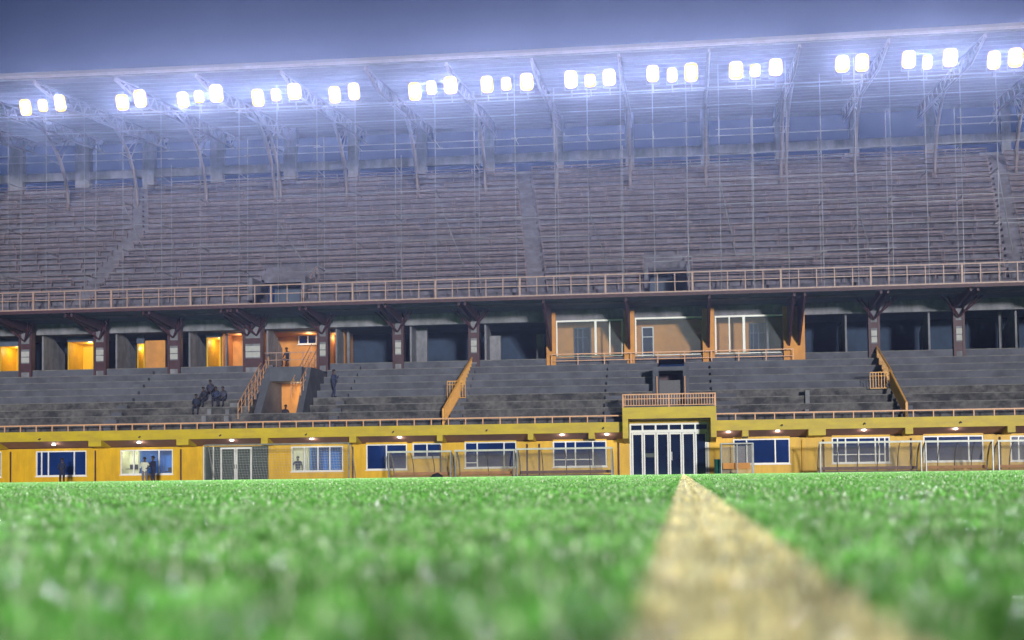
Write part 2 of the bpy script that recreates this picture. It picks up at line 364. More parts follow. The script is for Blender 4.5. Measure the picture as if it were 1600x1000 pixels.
# lit rooms behind the two clear windows
o = ops[2]; room(o[0] - .6, XX(209, WY, 720) + .15, WY + .32, 81.2, LOW, 2.35, 'cream'); room(XX(209, WY, 720) + .4, o[1] + .8, WY + .32, 82, LOW, 2.35, 'blue')
light('room_lamp', (o[0] + .3, 80, 2.1), 55, (1, .98, .8)); light('room_lamp', (o[1] - .2, 80, 2.1), 42, (.55, .8, 1))
o = ops[3]; room(o[0] - .5, XX(476, WY, 715) + .1, WY + .32, 80.6, LOW, 2.35, 'cream'); light('room_lamp', (o[0] + .2, 79.6, 2.15), 14, (1, .93, .78))
room(XX(476, WY, 715) + .35, o[1] + .4, WY + .32, 81.4, LOW, 2.35, 'blue'); light('room_lamp', (o[1] - 1.2, 80, 2.2), 5, (.5, .7, 1))
# interior partition panels / desks seen through the glass
part('desk', MB().box(ops[2][0] - .2, ops[2][0] + 1.0, 79.6, 80.3, .75, .8).box(ops[2][0] + .1, ops[2][0] + .8, 79.6, 79.9, .8, 1.05), M['black'])
part('desk', MB().box(ops[2][1] - 1.1, ops[2][1], 79.9, 80.5, .55, .62).box(ops[2][1] - .9, ops[2][1] - .35, 79.9, 80.1, .62, .85), M['black'])
# green panelled double door
x0, x1, z0, z1 = dop[0]
pl = MB(); a, b = XX(343, WY, 720), XX(393.5, WY, 720)
for k in range(9):
    zz0 = LOW + (z1 - LOW) * k / 9
    for xa, xb in ((x0 + .02, a), (b, x1 - .02)): part('cladding_board', MB().box(xa, xb, WY + .1, WY + .14, zz0 + .01, LOW + (z1 - LOW) * (k + 1) / 9 - .01), M['mesh'])
part('door_side_backing', MB().box(x0, x1, WY + .15, WY + .2, LOW, z1), M['dsteel'])
fr = MB(); zt_ = ZZ(368, 699, WY); zb_ = ZZ(368, 750, WY)
for u in (318, 333): fr.box(XX(u, WY, 720) - .03, XX(u, WY, 720) + .03, WY + .03, WY + .1, LOW, z1)
part('door_side_post', fr, M['white'])
for ua, ub in ((344, 367.6), (368.4, 393)):
    xa, xb = XX(ua, WY, 720), XX(ub, WY, 720)
    d = part('door', MB().box(xa, xa + .09, WY + .04, WY + .12, LOW + .02, zt_).box(xb - .09, xb, WY + .04, WY + .12, LOW + .02, zt_).box(xa + .09, xb - .09, WY + .04, WY + .12, LOW + .02, LOW + .16).box(xa + .09, xb - .09, WY + .04, WY + .12, zt_ - .1, zt_), M['white'])
    part('pane', MB().box(xa + .08, xb - .08, WY + .07, WY + .08, LOW + .1, zt_ - .08), M['mesh'], d)
    part('handle', MB().box(xb - .06 if ub < 368 else xa + .03, xb - .03 if ub < 368 else xa + .06, WY, WY + .038, .7, .95), M['dsteel'], d)
# entrance glazing: six door leaves under six transom lights
x0, x1, z0, z1 = dop[1]; ztr = ZZ(1045, 673.5, WY); EY = WY + .02
gf = MB().box(x0, x0 + .1, EY, EY + .12, LOW, z1).box(x1 - .1, x1, EY, EY + .12, LOW, z1).box(x0 + .1, x1 - .1, EY, EY + .12, z1 - .1, z1).box(x0 + .1, x1 - .1, EY, EY + .12, ztr - .08, ztr + .08)
for k in range(1, 6): xm = x0 + (x1 - x0) * k / 6; gf.box(xm - .05, xm + .05, EY + .003, EY + .117, ztr + .08, z1 - .1)
ent = part('entrance_frame', gf, M['white'])
for k in range(6):
    xa, xb = x0 + .05 + (x1 - x0 - .1) * k / 6, x0 + .05 + (x1 - x0 - .1) * (k + 1) / 6
    part('transom_pane', MB().box(xa + .03, xb - .03, EY + .06, EY + .066, ztr + .05, z1 - .08), M['glassd'], ent)
    xa += .015; xb -= .015
    if k == 0: xa += .06
    if k == 5: xb -= .06
    d = part('door', MB().box(xa, xa + .085, EY + .01, EY + .1, LOW + .01, ztr - .09).box(xb - .085, xb, EY + .01, EY + .1, LOW + .01, ztr - .09).box(xa + .085, xb - .085, EY + .01, EY + .1, LOW + .01, LOW + .14).box(xa + .085, xb - .085, EY + .01, EY + .1, ztr - .19, ztr - .09), M['white'])
    part('pane', MB().box(xa + .07, xb - .07, EY + .05, EY + .056, LOW + .1, ztr - .15), M['glassd'], d)
    if k == 3: part('handle', MB().box(xa + .11, xa + .15, EY - .06, EY + .0, .85, 1.35), M['white'], d)
    if k == 1: part('notice', MB().box(xa + .1, xb - .1, EY + .038, EY + .046, 1.05, 1.28), M['mesh'], d)
# downpipes on the wall and pilaster joints
for u in (17, 149.5, 283, 551.5, 688.5, 824, 843, 966.5, 1254, 1287, 1424, 1563):
    xx = XX(u, WY, 720); part('downpipe', MB().tube([(xx, WY - .06, LOW), (xx, WY - .06, zsb - .15)], .05, 6), M['maroon' if u not in (1254,) else 'yellow'])
# canopy: fascia, soffit, brackets
pf0, pf1 = XX(972.5, 76.2, 645), XX(1119, 76.2, 645)
for xa, xb in ((XL, pf0 + .2), (pf1 - .2, XR)):
    part('canopy_fascia', MB().box(xa, xb, FY, FY + .18, zfb, zft), M['mustard'])
    part('canopy_soffit', MB().prism([(FY + .182, zfb + .003), (WY + .25, zsb + .002), (WY + .25, zft - .12), (FY + .182, zft - .12)], 'x', xa, xb), M['soffit'])
    part('canopy_deck', MB().box(xa, xb, FY + .182, TY0 + .1, zft - .118, zft - .02), M['terrace'])
for u, wd in ((-15, .8), (148, .8), (285, .75), (413, .42), (551, .42), (687, .34), (829, .32), (924, .32), (1165, .34), (1277, .95), (1421, .42), (1581, .42), (1760, .42)):
    xx = XX(u, FY, 683)
    part('canopy_bracket', MB().prism([(FY + .003, zfb - .002), (FY + .003, zbr), (WY - .003, zsb - .03), (WY - .003, zfb - .002)], 'x', xx - wd / 2, xx + wd / 2), M['mustard'])
for u, v in ((63, 687), (219, 683.5), (345, 681), (479, 679.5), (615, 675.5), (761, 673), (943, 669.5), (1222, 665), (1351, 662.5), (1501, 660.5)):
    p = at(u, v, FY); part('drain_spout', MB().tube([(p.x, FY, p.z + .05), (p.x, FY - .22, p.z)], .045, 6), M['dsteel'])
# canopy railing
def railing(name, xa, xb, Y, z0, ztop, step, r, m, mids=(), big=None, parent=None, rb=None):
    o = part(name, MB().box(xa, xb, Y - r, Y + r, ztop - r * 2, ztop), m)
    n = max(1, int(round((xb - xa) / step)))
    for k in range(n + 1):
        xx = xa + (xb - xa) * k / n; rr = (rb or r) if big and k % big == 0 else r * .8
        part('post', MB().box(xx - rr, xx + rr, Y - rr * .9, Y + rr * .9, z0, ztop - r * 2 - .001), m, o)
    for z in mids: part('mid_rail', MB().box(xa, xb, Y + r * 1.0 + .002, Y + r * 2.0, z - r * .7, z + r * .7), m, o)
    return o
railing('canopy_railing', XL, pf0 - .02, FY + .09, zft, zrl, 1.02, .035, M['rail'])
railing('canopy_railing', pf1 + .02, XR, FY + .09, zft, zrl, 1.08, .035, M['rail'])
# entrance portal
PY = 76.2
zpt, zpb = ZZ(1045, 635.5, PY), ZZ(1045, 653.5, PY); zpl = ZZ(1045, 684, PY); zpr = ZZ(1045, 614.5, PY)
lw = XX(981, PY, 665) - XX(972.5, PY, 665)
part('portal_fascia', MB().box(pf0, pf1, PY, PY + .25, zpb, zpt), M['mustard'])
for xa, xb in ((pf0, pf0 + lw), (pf1 - lw, pf1)): part('portal_leg', MB().prism([(PY, zpb - .002), (PY, zpl), (WY - .003, zpl - .25), (WY - .003, zpb - .002)], 'x', xa, xb), M['mustard'])
part('portal_soffit', MB().box(pf0 + .01, pf1 - .01, PY + .252, WY + .6, zpb + .02, zpb + .2), M['soffit'])
part('portal_deck', MB().box(pf0, pf1, PY + .252, TY0 + .3, zpb + .202, zpt - .02), M['mustard'])
part('portal_side_wall', MB().box(x0 - .75, x0 - .002, WY - .001, WY + .3, zsb + .01, zpb + .018).box(x1 + .002, x1 + .75, WY - .001, WY + .3, zsb + .01, zpb + .018), M['yellow'])
part('portal_head', MB().box(x0, x1, WY + .02, WY + .25, z1 + .002, zpb + .018), M['yellow'])
pr = part('portal_railing', MB().box(pf0, pf1, PY + .1, PY + .17, zpr - .06, zpr), M['rail'])
part('mid_rail', MB().box(pf0, pf1, PY + .11, PY + .16, zpr - .30, zpr - .26), M['rail'], pr)
part('bottom_rail', MB().box(pf0, pf1, PY + .11, PY + .16, zpt + .09, zpt + .13), M['rail'], pr)
nb = 34
for k in range(nb + 1):
    xx = pf0 + .03 + (pf1 - pf0 - .06) * k / nb; big = k in (0, nb, nb // 2)
    part('baluster', MB().box(xx - (.035 if big else .016), xx + (.035 if big else .016), PY + .118, PY + .152, zpt - (.0 if big else -.1), zpr - .061), M['rail'], pr)
for xx in (pf0 + .04, pf1 - .04):
    part('side_rail', MB().box(xx - .03, xx + .03, PY + .18, TY0 + .2, zpr - .06, zpr).box(xx - .02, xx + .02, PY + .18, TY0 + .2, zpt + .09, zpt + .13), M['rail'], pr)
    for k in range(10): part('baluster', MB().box(xx - .014, xx + .014, PY + .3 + k * .22, PY + .33 + k * .22, zpt + .1, zpr - .061), M['rail'], pr)

# ------------------------------------------------------------------ lower terrace
rise = (zt1 - zt0) / NT; run = (TY1 - TY0) / NT
VX0, VX1 = XX(1027, 82, 600), XX(1070, 82, 600)         # right vomitory
CX0, CX1 = XX(424, 82, 600), XX(474, 82, 600)           # left stair block opening
def clipx(ranges, hole):
    out = []
    for a, b in ranges:
        if hole[1] <= a or hole[0] >= b: out.append((a, b)); continue
        if a < hole[0]: out.append((a, hole[0]))
        if hole[1] < b: out.append((hole[1], b))
    return out
for k in range(NT):
    y0 = TY0 + k * run; z1_ = zt0 + (k + 1) * rise
    segs = [(XL, XR)]
    if 2 <= k <= 8: segs = clipx(segs, (VX0, VX1)); segs = clipx(segs, (CX0 - .9, CX1 + .9))
    n = 0
    for a, b in segs:
        part('terrace_step', MB().box(a, b, y0, y0 + run + .05 if k < NT - 1 else 92.0, z1_ - rise - .3, z1_), M['terrace' if k > 3 else 'terlow'])
        part('step_nosing', MB().box(a, b, y0 - .02, y0 + .12, z1_ - .035, z1_ + .006), M['nosing'])
# aisles: half-height stairs
def stairs(u0, u1, k0=0, k1=NT):
    xa, xb = XX(u0, 82, 610), XX(u1, 82, 610)
    for k in range(k0, k1):
        y0 = TY0 + k * run; z = zt0 + k * rise
        part('aisle_stair', MB().box(xa, xb, y0 - run * .5, y0 - .027, z, z + rise * .5), M['terrace'])
for a in ((196, 212), (533, 546), (716, 734), (948, 978), (1112, 1150), (1391, 1412)): stairs(*a)
# right vomitory: dark opening with walls and a lintel
def vomitory(x0, x1, yf, ztop, mat_in, panel=True):
    part('vomitory_wall', MB().box(x0 - .35, x0, yf, 86, zt0 + .1, ztop + .25), M['terrace']); part('vomitory_wall', MB().box(x1, x1 + .35, yf, 86, zt0 + .1, ztop + .25), M['terrace'])
    part('vomitory_lintel', MB().box(x0, x1, yf + .003, 86, ztop, ztop + .247), M['terrace'])
    part('vomitory_back', MB().box(x0, x1, yf + 3, yf + 3.2, zt0, ztop), M[mat_in])
    part('vomitory_floor', MB().box(x0, x1, yf - .2, yf + 3, zt0 - .1, zt0 + .15), M['terrace'])
vyf = 81.0; zv = ZZ(1048, 579, vyf)
vomitory(VX0 + .1, VX1 - .1, vyf, zv, 'maroon')
part('barrier_panel', MB().box(VX0 + .12, VX1 - .12, vyf + .6, vyf + .66, zt0 + .15, ZZ(1048, 593, vyf)), M['dsteel'])
for xx in (VX0, VX1): part('handrail_post', MB().tube([(xx, vyf - .15, zt0), (xx, vyf - .15, ZZ(1048, 588, vyf))], .035, 6), M['rail'])
# left stair block with lit opening
cyf = 81.6; zc = ZZ(448, 595.5, cyf); zct = ZZ(448, 573, cyf)
part('stair_block', MB().prism([(cyf - 2.2, zt0), (cyf - 2.2, zt0 + .5), (cyf + .8, zct), (86.5, zct), (86.5, zt0)], 'x', CX0 - .45, CX0).prism([(cyf - 1.6, zt0), (cyf - 1.6, zt0 + .5), (cyf + .8, zct), (86.5, zct), (86.5, zt0)], 'x', CX1, CX1 + .4).box(CX0, CX1, cyf + .003, 86.5, zc, zct), M['terrace'])
part('stair_room_wall', MB().box(CX0 - .05, CX1 + .05, cyf + 2.6, cyf + 2.7, zt0, zc).box(CX1 - .003, CX1 + .002, cyf + .25, cyf + 2.6, zt0 + .2, zc), M['orange'])
part('stair_room_floor', MB().box(CX0, CX1, cyf, cyf + 2.6, zt0 - .1, zt0 + .25), M['terrace'])
light('stair_lamp', ((CX0 + CX1) / 2 + .3, cyf + 1.6, zc - .3), 38, (1, .72, .4))
for k in range(7):                      # flights beside the block, climbing across it
    zz = zt0 + .4 + k * (zct - zt0 - .4) / 7
    part('aisle_stair', MB().box(CX0 - 2.2 , CX0 - .92, cyf - .6 + k * .55, cyf + k * .55 + .1, zt0 + .1, zz), M['terrace'])
    part('aisle_stair', MB().box(CX1 + .92, CX1 + 2.0, cyf - .6 + k * .55, cyf + k * .55 + .1, zt0 + .1, zz), M['terrace'])
def rakerail(xa, ya, za, xb, yb, zb, h, n, m, r=.03, name='stair_railing', bars=True, solid=None):
    o = part(name, MB().tube([(xa, ya, za + h), (xb, yb, zb + h)], r, 6), m)
    part('lower_rail', MB().tube([(xa, ya, za + h * .5), (xb, yb, zb + h * .5)], r * .8, 6), m, o)
    for k in range(n + 1):
        t = k / n; X_ = xa + (xb - xa) * t; Y_ = ya + (yb - ya) * t; Z_ = za + (zb - za) * t
        part('post', MB().tube([(X_, Y_, Z_), (X_, Y_, Z_ + h)], r * (.8 if bars else 1), 5), m, o)
    return o
p0 = at(372, 655, 79.2); p1 = at(409, 588, 85.2); rakerail(p0.x, 79.2, p0.z, p1.x, 85.2, p1.z, .95, 7, M['rail'])
p0 = at(389, 643, 79.6); p1 = at(420, 580, 85.2); rakerail(p0.x, 79.6, p0.z, p1.x, 85.2, p1.z, .95, 7, M['rail'])
p0 = at(455, 622, 80.6); p1 = at(487, 560, 86.2); rakerail(p0.x, 80.6, p0.z, p1.x, 86.2, p1.z, .95, 8, M['rail'])
p0 = at(470, 618, 80.6); p1 = at(500, 560, 86.2); rakerail(p0.x, 80.6, p0.z, p1.x, 86.2, p1.z, .95, 8, M['rail'])
xa, xb = XX(411, 85.5, 560), XX(494, 85.5, 560); zz = ZZ(450, 574, 85.5)
railing('landing_railing', xa, xb, 85.5, zz, zz + 1.0, .9, .025, M['rail2'], mids=(zz + .5,))
# low parapets and small wall stubs by the left stairs
for u0, u1, v0, v1, y in ((318, 325, 650, 661, 79.0), (327, 333, 639, 650, 79.9), (353, 360, 650, 662, 79.0), (362, 377, 630, 640, 80.8), (355, 361, 640, 651, 79.9), (1257, 1263, 640, 652, 79.3), (1258, 1264, 610, 640, 80.4)):
    a, b = at(u0, v1, y), at(u1, v0, y); part('wall_stub', MB().box(a.x, b.x, y - .35, y + .15, a.z - .2, b.z), M['conc'])
# stair balustrades painted yellow-orange
def balustrade(ub, vb, ut, vt, um0, um1, vm0, vm1, sgn):
    Ya, Yb, Yc = 77.9, 80.6, 85.8
    a = at(ub, vb, Ya); m0 = at(um1 - 9 if sgn > 0 else um1, vm1, Yb)
    bl = part('stair_balustrade', MB().tube([(a.x, Ya, a.z + .95), (m0.x, Yb, m0.z + 1.1)], .06, 6), M['orail'])
    part('bottom_rail', MB().tube([(a.x, Ya, a.z + .05), (m0.x, Yb, m0.z + .12)], .04, 6), M['orail'], bl)
    part('end_post', MB().box(a.x - .06, a.x + .06, Ya - .06, Ya + .06, zft, a.z + .95), M['orail'], bl)
    n = 30
    for k in range(n + 1):
        t = k / n; Y_ = Ya + (Yb - Ya) * t; z = a.z + (m0.z - a.z) * t; xq = a.x + (m0.x - a.x) * t
        part('baluster', MB().box(xq - .016, xq + .016, Y_ - .035, Y_ + .035, z + .05, z + 1.0), M['orail'], bl)
    x_0, x_1 = XX(um0, Yb, 608), XX(um1, Yb, 608); zz0, zz1 = ZZ((um0 + um1) / 2, vm1, Yb), ZZ((um0 + um1) / 2, vm0, Yb)
    part('landing_rail', MB().box(x_0, x_1, Yb - .03, Yb + .03, zz1 - .05, zz1).box(x_0, x_1, Yb - .02, Yb + .02, zz0, zz0 + .04).box(x_0, x_1, Yb - .02, Yb + .02, zz1 - .25, zz1 - .22), M['orail'], bl)
    for k in range(8): xx = x_0 + (x_1 - x_0) * k / 7; part('baluster', MB().box(xx - .018, xx + .018, Yb - .018, Yb + .018, zz0, zz1 - .05), M['orail'], bl)
    t_ = at(ut, vt, Yc); xm = m0.x - .12 * sgn
    part('upper_rail', MB().tube([(xm, Yb + .1, zz1), (t_.x, Yc, t_.z)], .055, 6).tube([(xm, Yb + .1, zz0 + .1), (t_.x, Yc, t_.z - .9)], .04, 6), M['orail'], bl)
    for k in range(26):
        t = k / 25; Y_ = Yb + .1 + (Yc - Yb - .1) * t; z = zz1 + (t_.z - zz1) * t; xq = xm + (t_.x - xm) * t
        part('baluster', MB().box(xq - .016, xq + .016, Y_ - .04, Y_ + .04, z - .95, z), M['orail'], bl)
balustrade(693, 664, 741, 553, 699, 727, 595, 622, 1)
balustrade(1417, 655, 1366, 535, 1360, 1391, 581, 607, -1)

# ------------------------------------------------------------------ middle storey
zfl = zt1
PIL = [(-104, -84, 0), (-34, -16, 0), (29, 49, 0), (146, 165, 0), (261.5, 281, 0), (379.5, 410, 1), (495.5, 512.5, 0), (613.5, 630.5, 0), (732, 749, 0),
       (854, 868.5, 2), (975.5, 992, 2), (1098.5, 1117, 2), (1225, 1258.5, 3), (1358, 1376, 0), (1491, 1509, 0), (1630, 1648, 0), (1765, 1783, 0)]
PIL = [p for i, p in enumerate(PIL) if i != 1]
PYY = 85.0
pilx = []
for u0, u1, kd in PIL:
    xa, xb = XX(u0, PYY, 560), XX(u1, PYY, 560); zb = zt0 + (NT - 1) * rise; pilx.append((xa, xb))
    if kd < 2:
        p = part('pillar', MB().box(xa + .16, xb - .16, PYY + .06, PYY + .5, zb, zsl - .002), M['conc'])
        for x_ in (xa, xb - .15): part('post', MB().box(x_, x_ + .15, PYY, PYY + .55, zb - .02, zsl - .004), M['maroon'], p)
        h = zsl - zb
        part('maroon_panel', MB().box(xa + .151, xb - .151, PYY + .03, PYY + .058, zb + h * .10, zb + h * .26), M['maroon'], p)
        for q in (0, 1): part('light_panel', MB().box(xa + .17, xb - .17, PYY + .02, PYY + .057, zb + h * (.28 + q * .11), zb + h * (.37 + q * .11)), M['lpanel'], p)
        part('maroon_panel', MB().box(xa + .151, xb - .151, PYY + .03, PYY + .058, zb + h * .52, zb + h * .62), M['maroon'], p)
        bm = 'maroon'
    else:
        p = part('pillar', MB().box(xa, xb, PYY, PYY + .5, zb, zsl - .25), M['orange']); bm = 'maroon'
    fr_ = [(.5, 0)] if kd != 3 and kd != 1 else [(.25, 0), (.72, 0)]
    wid = xb - xa
    for f_, _ in fr_:
        for off in ((-.2, .2) if kd < 2 else (0,)):
            xc = xa + wid * f_ + off
            zlo = 7.95 if kd >= 2 else zbb + .05
            part('raker_bracket', MB().prism([(PYY - .003, zlo), (PYY - .003, zsl - .003), (SY + .4, zsl - .003), (SY + .4, zsl - .22)], 'x', xc - .07, xc + .07), M[bm], p)
        if kd < 2:
            for t in (.3, .6):
                xc = xa + wid * f_; part('brace', MB().tube([(xc - .6 - t, PYY - 1.2, zsl - .05), (xc, PYY - .1, zbb - .5)], .05, 5).tube([(xc + .6 + t, PYY - 1.2, zsl - .05), (xc, PYY - .1, zbb - .5)], .05, 5), M['maroon'], p)
part('storey_beam', MB().box(XL, XR, BY, BY + .4, zbb, zsl - .002), M['conc'])
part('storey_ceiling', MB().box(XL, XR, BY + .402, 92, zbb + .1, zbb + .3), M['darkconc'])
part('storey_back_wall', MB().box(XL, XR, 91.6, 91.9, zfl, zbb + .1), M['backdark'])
for xa, xb in pilx[:-1]:
    xc = (xa + xb) / 2
    if xc < XX(860, PYY): part('partition_wall', MB().prism([(86.4, zfl), (86.4, zbb + .09), (87.6, zbb + .09), (89.6, zfl + 1.5), (89.6, zfl)], 'x', xc + .5, xc + .62), M['conc'])
    elif xc > XX(1240, PYY): part('partition_wall', MB().prism([(86.4, zfl), (86.4, zbb + .09), (87.6, zbb + .09), (89.6, zfl + 1.5), (89.6, zfl)], 'x', xc - 1.6, xc - 1.48), M['conc'])
# piers and inner door frames in the dark bays
for u0, u1, v0, m_ in ((542, 546, 512, 'conc'), (645, 667, 505, 'conc'), (760, 782, 525, 'white'), (838, 850, 522, 'conc'), (1310, 1322, 510, 'darkconc'), (1440, 1447, 508, 'conc'), (1560, 1566, 486, 'conc'), (1583, 1591, 482, 'conc'), (352, 354, 520, 'conc')):
    a, b = at(u0, v0, 88), at(u1, v0, 88); part('inner_pier', MB().box(a.x, b.x, 88, 88.3, zfl, min(a.z, zbb + .08)), M['conc' if m_ == 'white' else m_])
# painted rooms on the left: (u0, u1, v_top, lamp power)
RY = 88.2
def bayroom(u0, u1, vt, e, col=(1, .72, .2), depth=2.2, m='orange', lx=.6):
    a, b = XX(u0, RY, 560), XX(u1, RY, 560); zt = min(ZZ((u0 + u1) / 2, vt, RY), zbb + .05)
    part('room_wall', MB().box(a, b, RY + depth, RY + depth + .1, zfl, zt), M[m]); part('room_wall', MB().box(a - .1, a, RY, RY + depth, zfl, zt), M[m]); part('room_wall', MB().box(b, b + .1, RY, RY + depth, zfl, zt), M[m])
    part('room_ceiling', MB().box(a - .1, b + .1, RY, RY + depth, zt + .001, zt + .1), M[m])
    if zt < zbb - .15: part('room_lintel', MB().box(a - .1, b + .1, RY - .1, RY - .003, zt, zbb + .08), M['darkconc'])
    if e: light('room_lamp', (a + (b - a) * lx, RY + depth * .5, zt - .25), e, col)
    return a, b, zt
YL = (1, .84, .5)
bayroom(2, 27, 541, 42, YL, m='yellow'); bayroom(108, 145, 534, 38, YL, m='yellow'); bayroom(216.5, 224, 537, 22, YL, depth=1.4, m='yellow'); bayroom(325, 343, 527, 30, YL, m='yellow'); bayroom(-150, -110, 541, 40, YL, m='yellow')
for u0, u1 in ((224.8, 258), ):
    part('orange_wall', MB().box(XX(u0, RY, 560) + .1, XX(u1, RY, 560), RY, RY + .15, zfl, ZZ(240, 532, RY)), M['orange'])
bayroom(349, 378, 516, 22, (1, .72, .42), 2.0)
a, b, zt = bayroom(411, 495, 509, 42, (1, .76, .5), 3.0, lx=.75)
bayroom(514, 536, 519, 22, (1, .68, .35), 2.4, lx=.2)
window(XX(466, 91, 530), XX(495, 91, 530), ZZ(480, 538, 91), ZZ(480, 523, 91), [XX(481, 91, 530)], 'glass', [], Y=90.95)
part('room_door', MB().box(XX(412, 90.9, 550), XX(433, 90.9, 550), 90.95, 91.1, zfl, ZZ(422, 528, 91)), M['cream'])
# glazed boxes in the middle
def gbox(u0, u1, vt, vb, mull):
    Y = 85.9; xa, xb = XX(u0, Y, 530), XX(u1, Y, 530); um = (u0 + u1) / 2; z0, z1 = ZZ(um, vb, Y), ZZ(um, vt, Y)
    f = MB(); r = .045
    f.box(xa, xa + 2 * r, Y - .5, Y - .4, z0, z1).box(xb - 2 * r, xb, Y - .5, Y - .4, z0, z1).box(xa + 2 * r, xb - 2 * r, Y - .5, Y - .4, z0, z0 + 1.6 * r).box(xa + 2 * r, xb - 2 * r, Y - .5, Y - .4, z1 - 2.4 * r, z1)
    xs = [xa + 2 * r]
    for u, w in mull: x_ = XX(u, Y, 530); f.box(x_ - w, x_ + w, Y - .497, Y - .403, z0 + 1.6 * r, z1 - 2.4 * r); xs.append(x_)
    xs.append(xb - 2 * r); o = part('glazed_screen', f, M['white'])
    for a_, b_ in zip(xs[:-1], xs[1:]): part('pane', MB().box(a_ + .03, b_ - .03, Y - .46, Y - .454, z0 + .06, z1 - .1), M['pane'], o)
gbox(870, 974, 501, 558, [(931.5, .07), (953.5, .04)]); gbox(992.8, 1099, 496.5, 556, []); gbox(1117, 1226, 493.5, 553, [(1139.5, .04), (1162, .08)])
OY = 87.6
part('orange_wall', MB().box(XX(866, OY, 530), XX(1240, OY, 530), OY, OY + .2, zfl, zbb + .098), M['orange'])
for u in (984, 1107): part('orange_partition', MB().box(XX(u, 86.6, 530) - .15, XX(u, 86.6, 530) + .15, 86.21, OY - .002, zfl, zbb + .098), M['orange'])
part('box_parapet', MB().box(XX(866, 85.6, 530), XX(1232, 85.6, 530), 85.52, 85.7, zfl, ZZ(1045, 560, 85.6)), M['conc'])
for (u0, v0, u1, v1, mu, fr2) in ((897, 512, 924, 560, [903, 911], 'darkconc'), (1003, 511, 1021.5, 560, [], 'white'), (1171, 505, 1202, 553, [1177, 1185], 'darkconc')):
    w_ = window(XX(u0, OY, 530), XX(u1, OY, 530), ZZ((u0 + u1) / 2, v1, OY), ZZ((u0 + u1) / 2, v0, OY), [XX(u, OY, 530) for u in mu], 'glassd', [(XX(u0, OY, 530), XX(u1, OY, 530), ZZ((u0 + u1) / 2, (v0 * .68 + v1 * .32), OY))], Y=OY - .16, frame=fr2)
railing('box_railing', XX(862, 84.6, 560), XX(1240, 84.6, 560), 84.6, zfl - rise, ZZ(1045, 549, 84.6), 1.75, .03, M['rail'], mids=(ZZ(1045, 560, 84.6),))

# ------------------------------------------------------------------ upper deck
part('upper_slab', MB().box(XL, XR, SY, UY0 + 1, zsl, zst - .06), M['darkconc'])
part('slab_lip', MB().box(XL, XR, SY - .04, SY + .3, zst - .058, zst + .02), M['rail2'])
part('slab_fascia', MB().box(XL, XR, SY - .02, SY - .002, zsl - .05, zst - .06), M['maroon'])
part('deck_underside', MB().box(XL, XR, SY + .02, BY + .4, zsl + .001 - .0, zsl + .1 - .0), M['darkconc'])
urt, urm = ZZ(800, 432.5, SY), ZZ(800, 447, SY)
railing('upper_railing', XL, XR, SY + .1, zst + .02, urt, 1.03, .035, M['rail2'], mids=(urm,), big=5, rb=.055)
urise = (zu1 - zu0) / NU; urun = (UY1 - UY0) / NU
# dark entrances and aisles of the upper tier, as x ranges per row
HOL = [(XX(408, 84, 450), XX(483, 84, 450), 0, 4), (XX(1014, 84, 440), XX(1073, 84, 440), 0, 4)]
def aisle(k):
    """x ranges of the stair aisles at row k"""
    t = k / NU; Y = UY0 + k * urun; out = []
    for (ua, ub) in ((128, 215), (838, 818), (1590, 1560)):
        if ua == 128: u = 122 + (215 - 122) * min(1, k / 12) if k < 13 else 215
        else: u = ua + (ub - ua) * t
        x = XX(u, Y, 400); out.append((x - .55, x + .55))
    return out
for k in range(NU):
    y0 = UY0 + k * urun; z1_ = zu0 + (k + 1) * urise; segs = [(XL, XR)]
    for a, b, k0, k1 in HOL:
        if k0 <= k < k1: segs = clipx(segs, (a, b))
    for a, b in segs: part('terrace_step', MB().box(a, b, y0, y0 + urun + .05, z1_ - urise - .25, z1_), M['upstep'])
    bs = [(XL + .3, XR - .3)]
    for a, b in aisle(k): bs = clipx(bs, (a, b))
    for a, b, k0, k1 in HOL:
        if k < k1 + 1: bs = clipx(bs, (a - .3, b + .3))
    for a, b in aisle(k):
        part('aisle_stair', MB().box(a, b, y0 - urun * .5, y0 - .003, z1_ - urise, z1_ - urise * .5), M['upstep'])
    for a, b in bs:
        if b - a < 1: continue
        # each run of timber bench splits at random joints so no row is one perfect strip
        x = a
        while x < b - .6:
            L = min(b - x, random.choice((5.1, 7.7, 10.3, 15.4)));  e = x + L
            if b - e < 1: e = b
            mb = MB(); zz = z1_ + .36 + random.uniform(-.02, .02); yb = y0 + .34
            mb.box(x + .03, e - .03, yb, yb + .24, zz, zz + .045)
            if random.random() < .75: mb.box(x + .03, e - .03, yb - .02, yb - .001, zz + random.choice((.16, .2)), zz + .25); top = zz + .25
            else: top = zz
            n = max(1, int((e - x) / 1.3))
            for q in range(n + 1):
                xx = x + .08 + (e - x - .16) * q / n; mb.box(xx - .028, xx + .028, yb + .03, yb + .09, z1_, zz if random.random() < .5 else top)
            part('bench', mb, M['plank']); x = e
for a, b, k0, k1 in HOL:
    zt = zu0 + 4 * urise - .1; yb = UY0 + 4 * urun
    part('upper_entrance_beam', MB().box(a - .2, b + .2, UY0 + 3 * urun, yb, zt - .1, zt + .45), M['upstep'])
    for q in (a - .25, b): part('upper_entrance_wall', MB().box(q, q + .25, UY0, yb, zu0, zt - .1), M['upstep'])
    part('upper_entrance_back', MB().box(a, b, yb + 1.4, yb + 1.6, zu0, zt + .5), M['darkconc'])
    rakerail(b + .1, UY0 - .3, zu0, b + .1, yb, zt, 1.0, 5, M['rail2'])
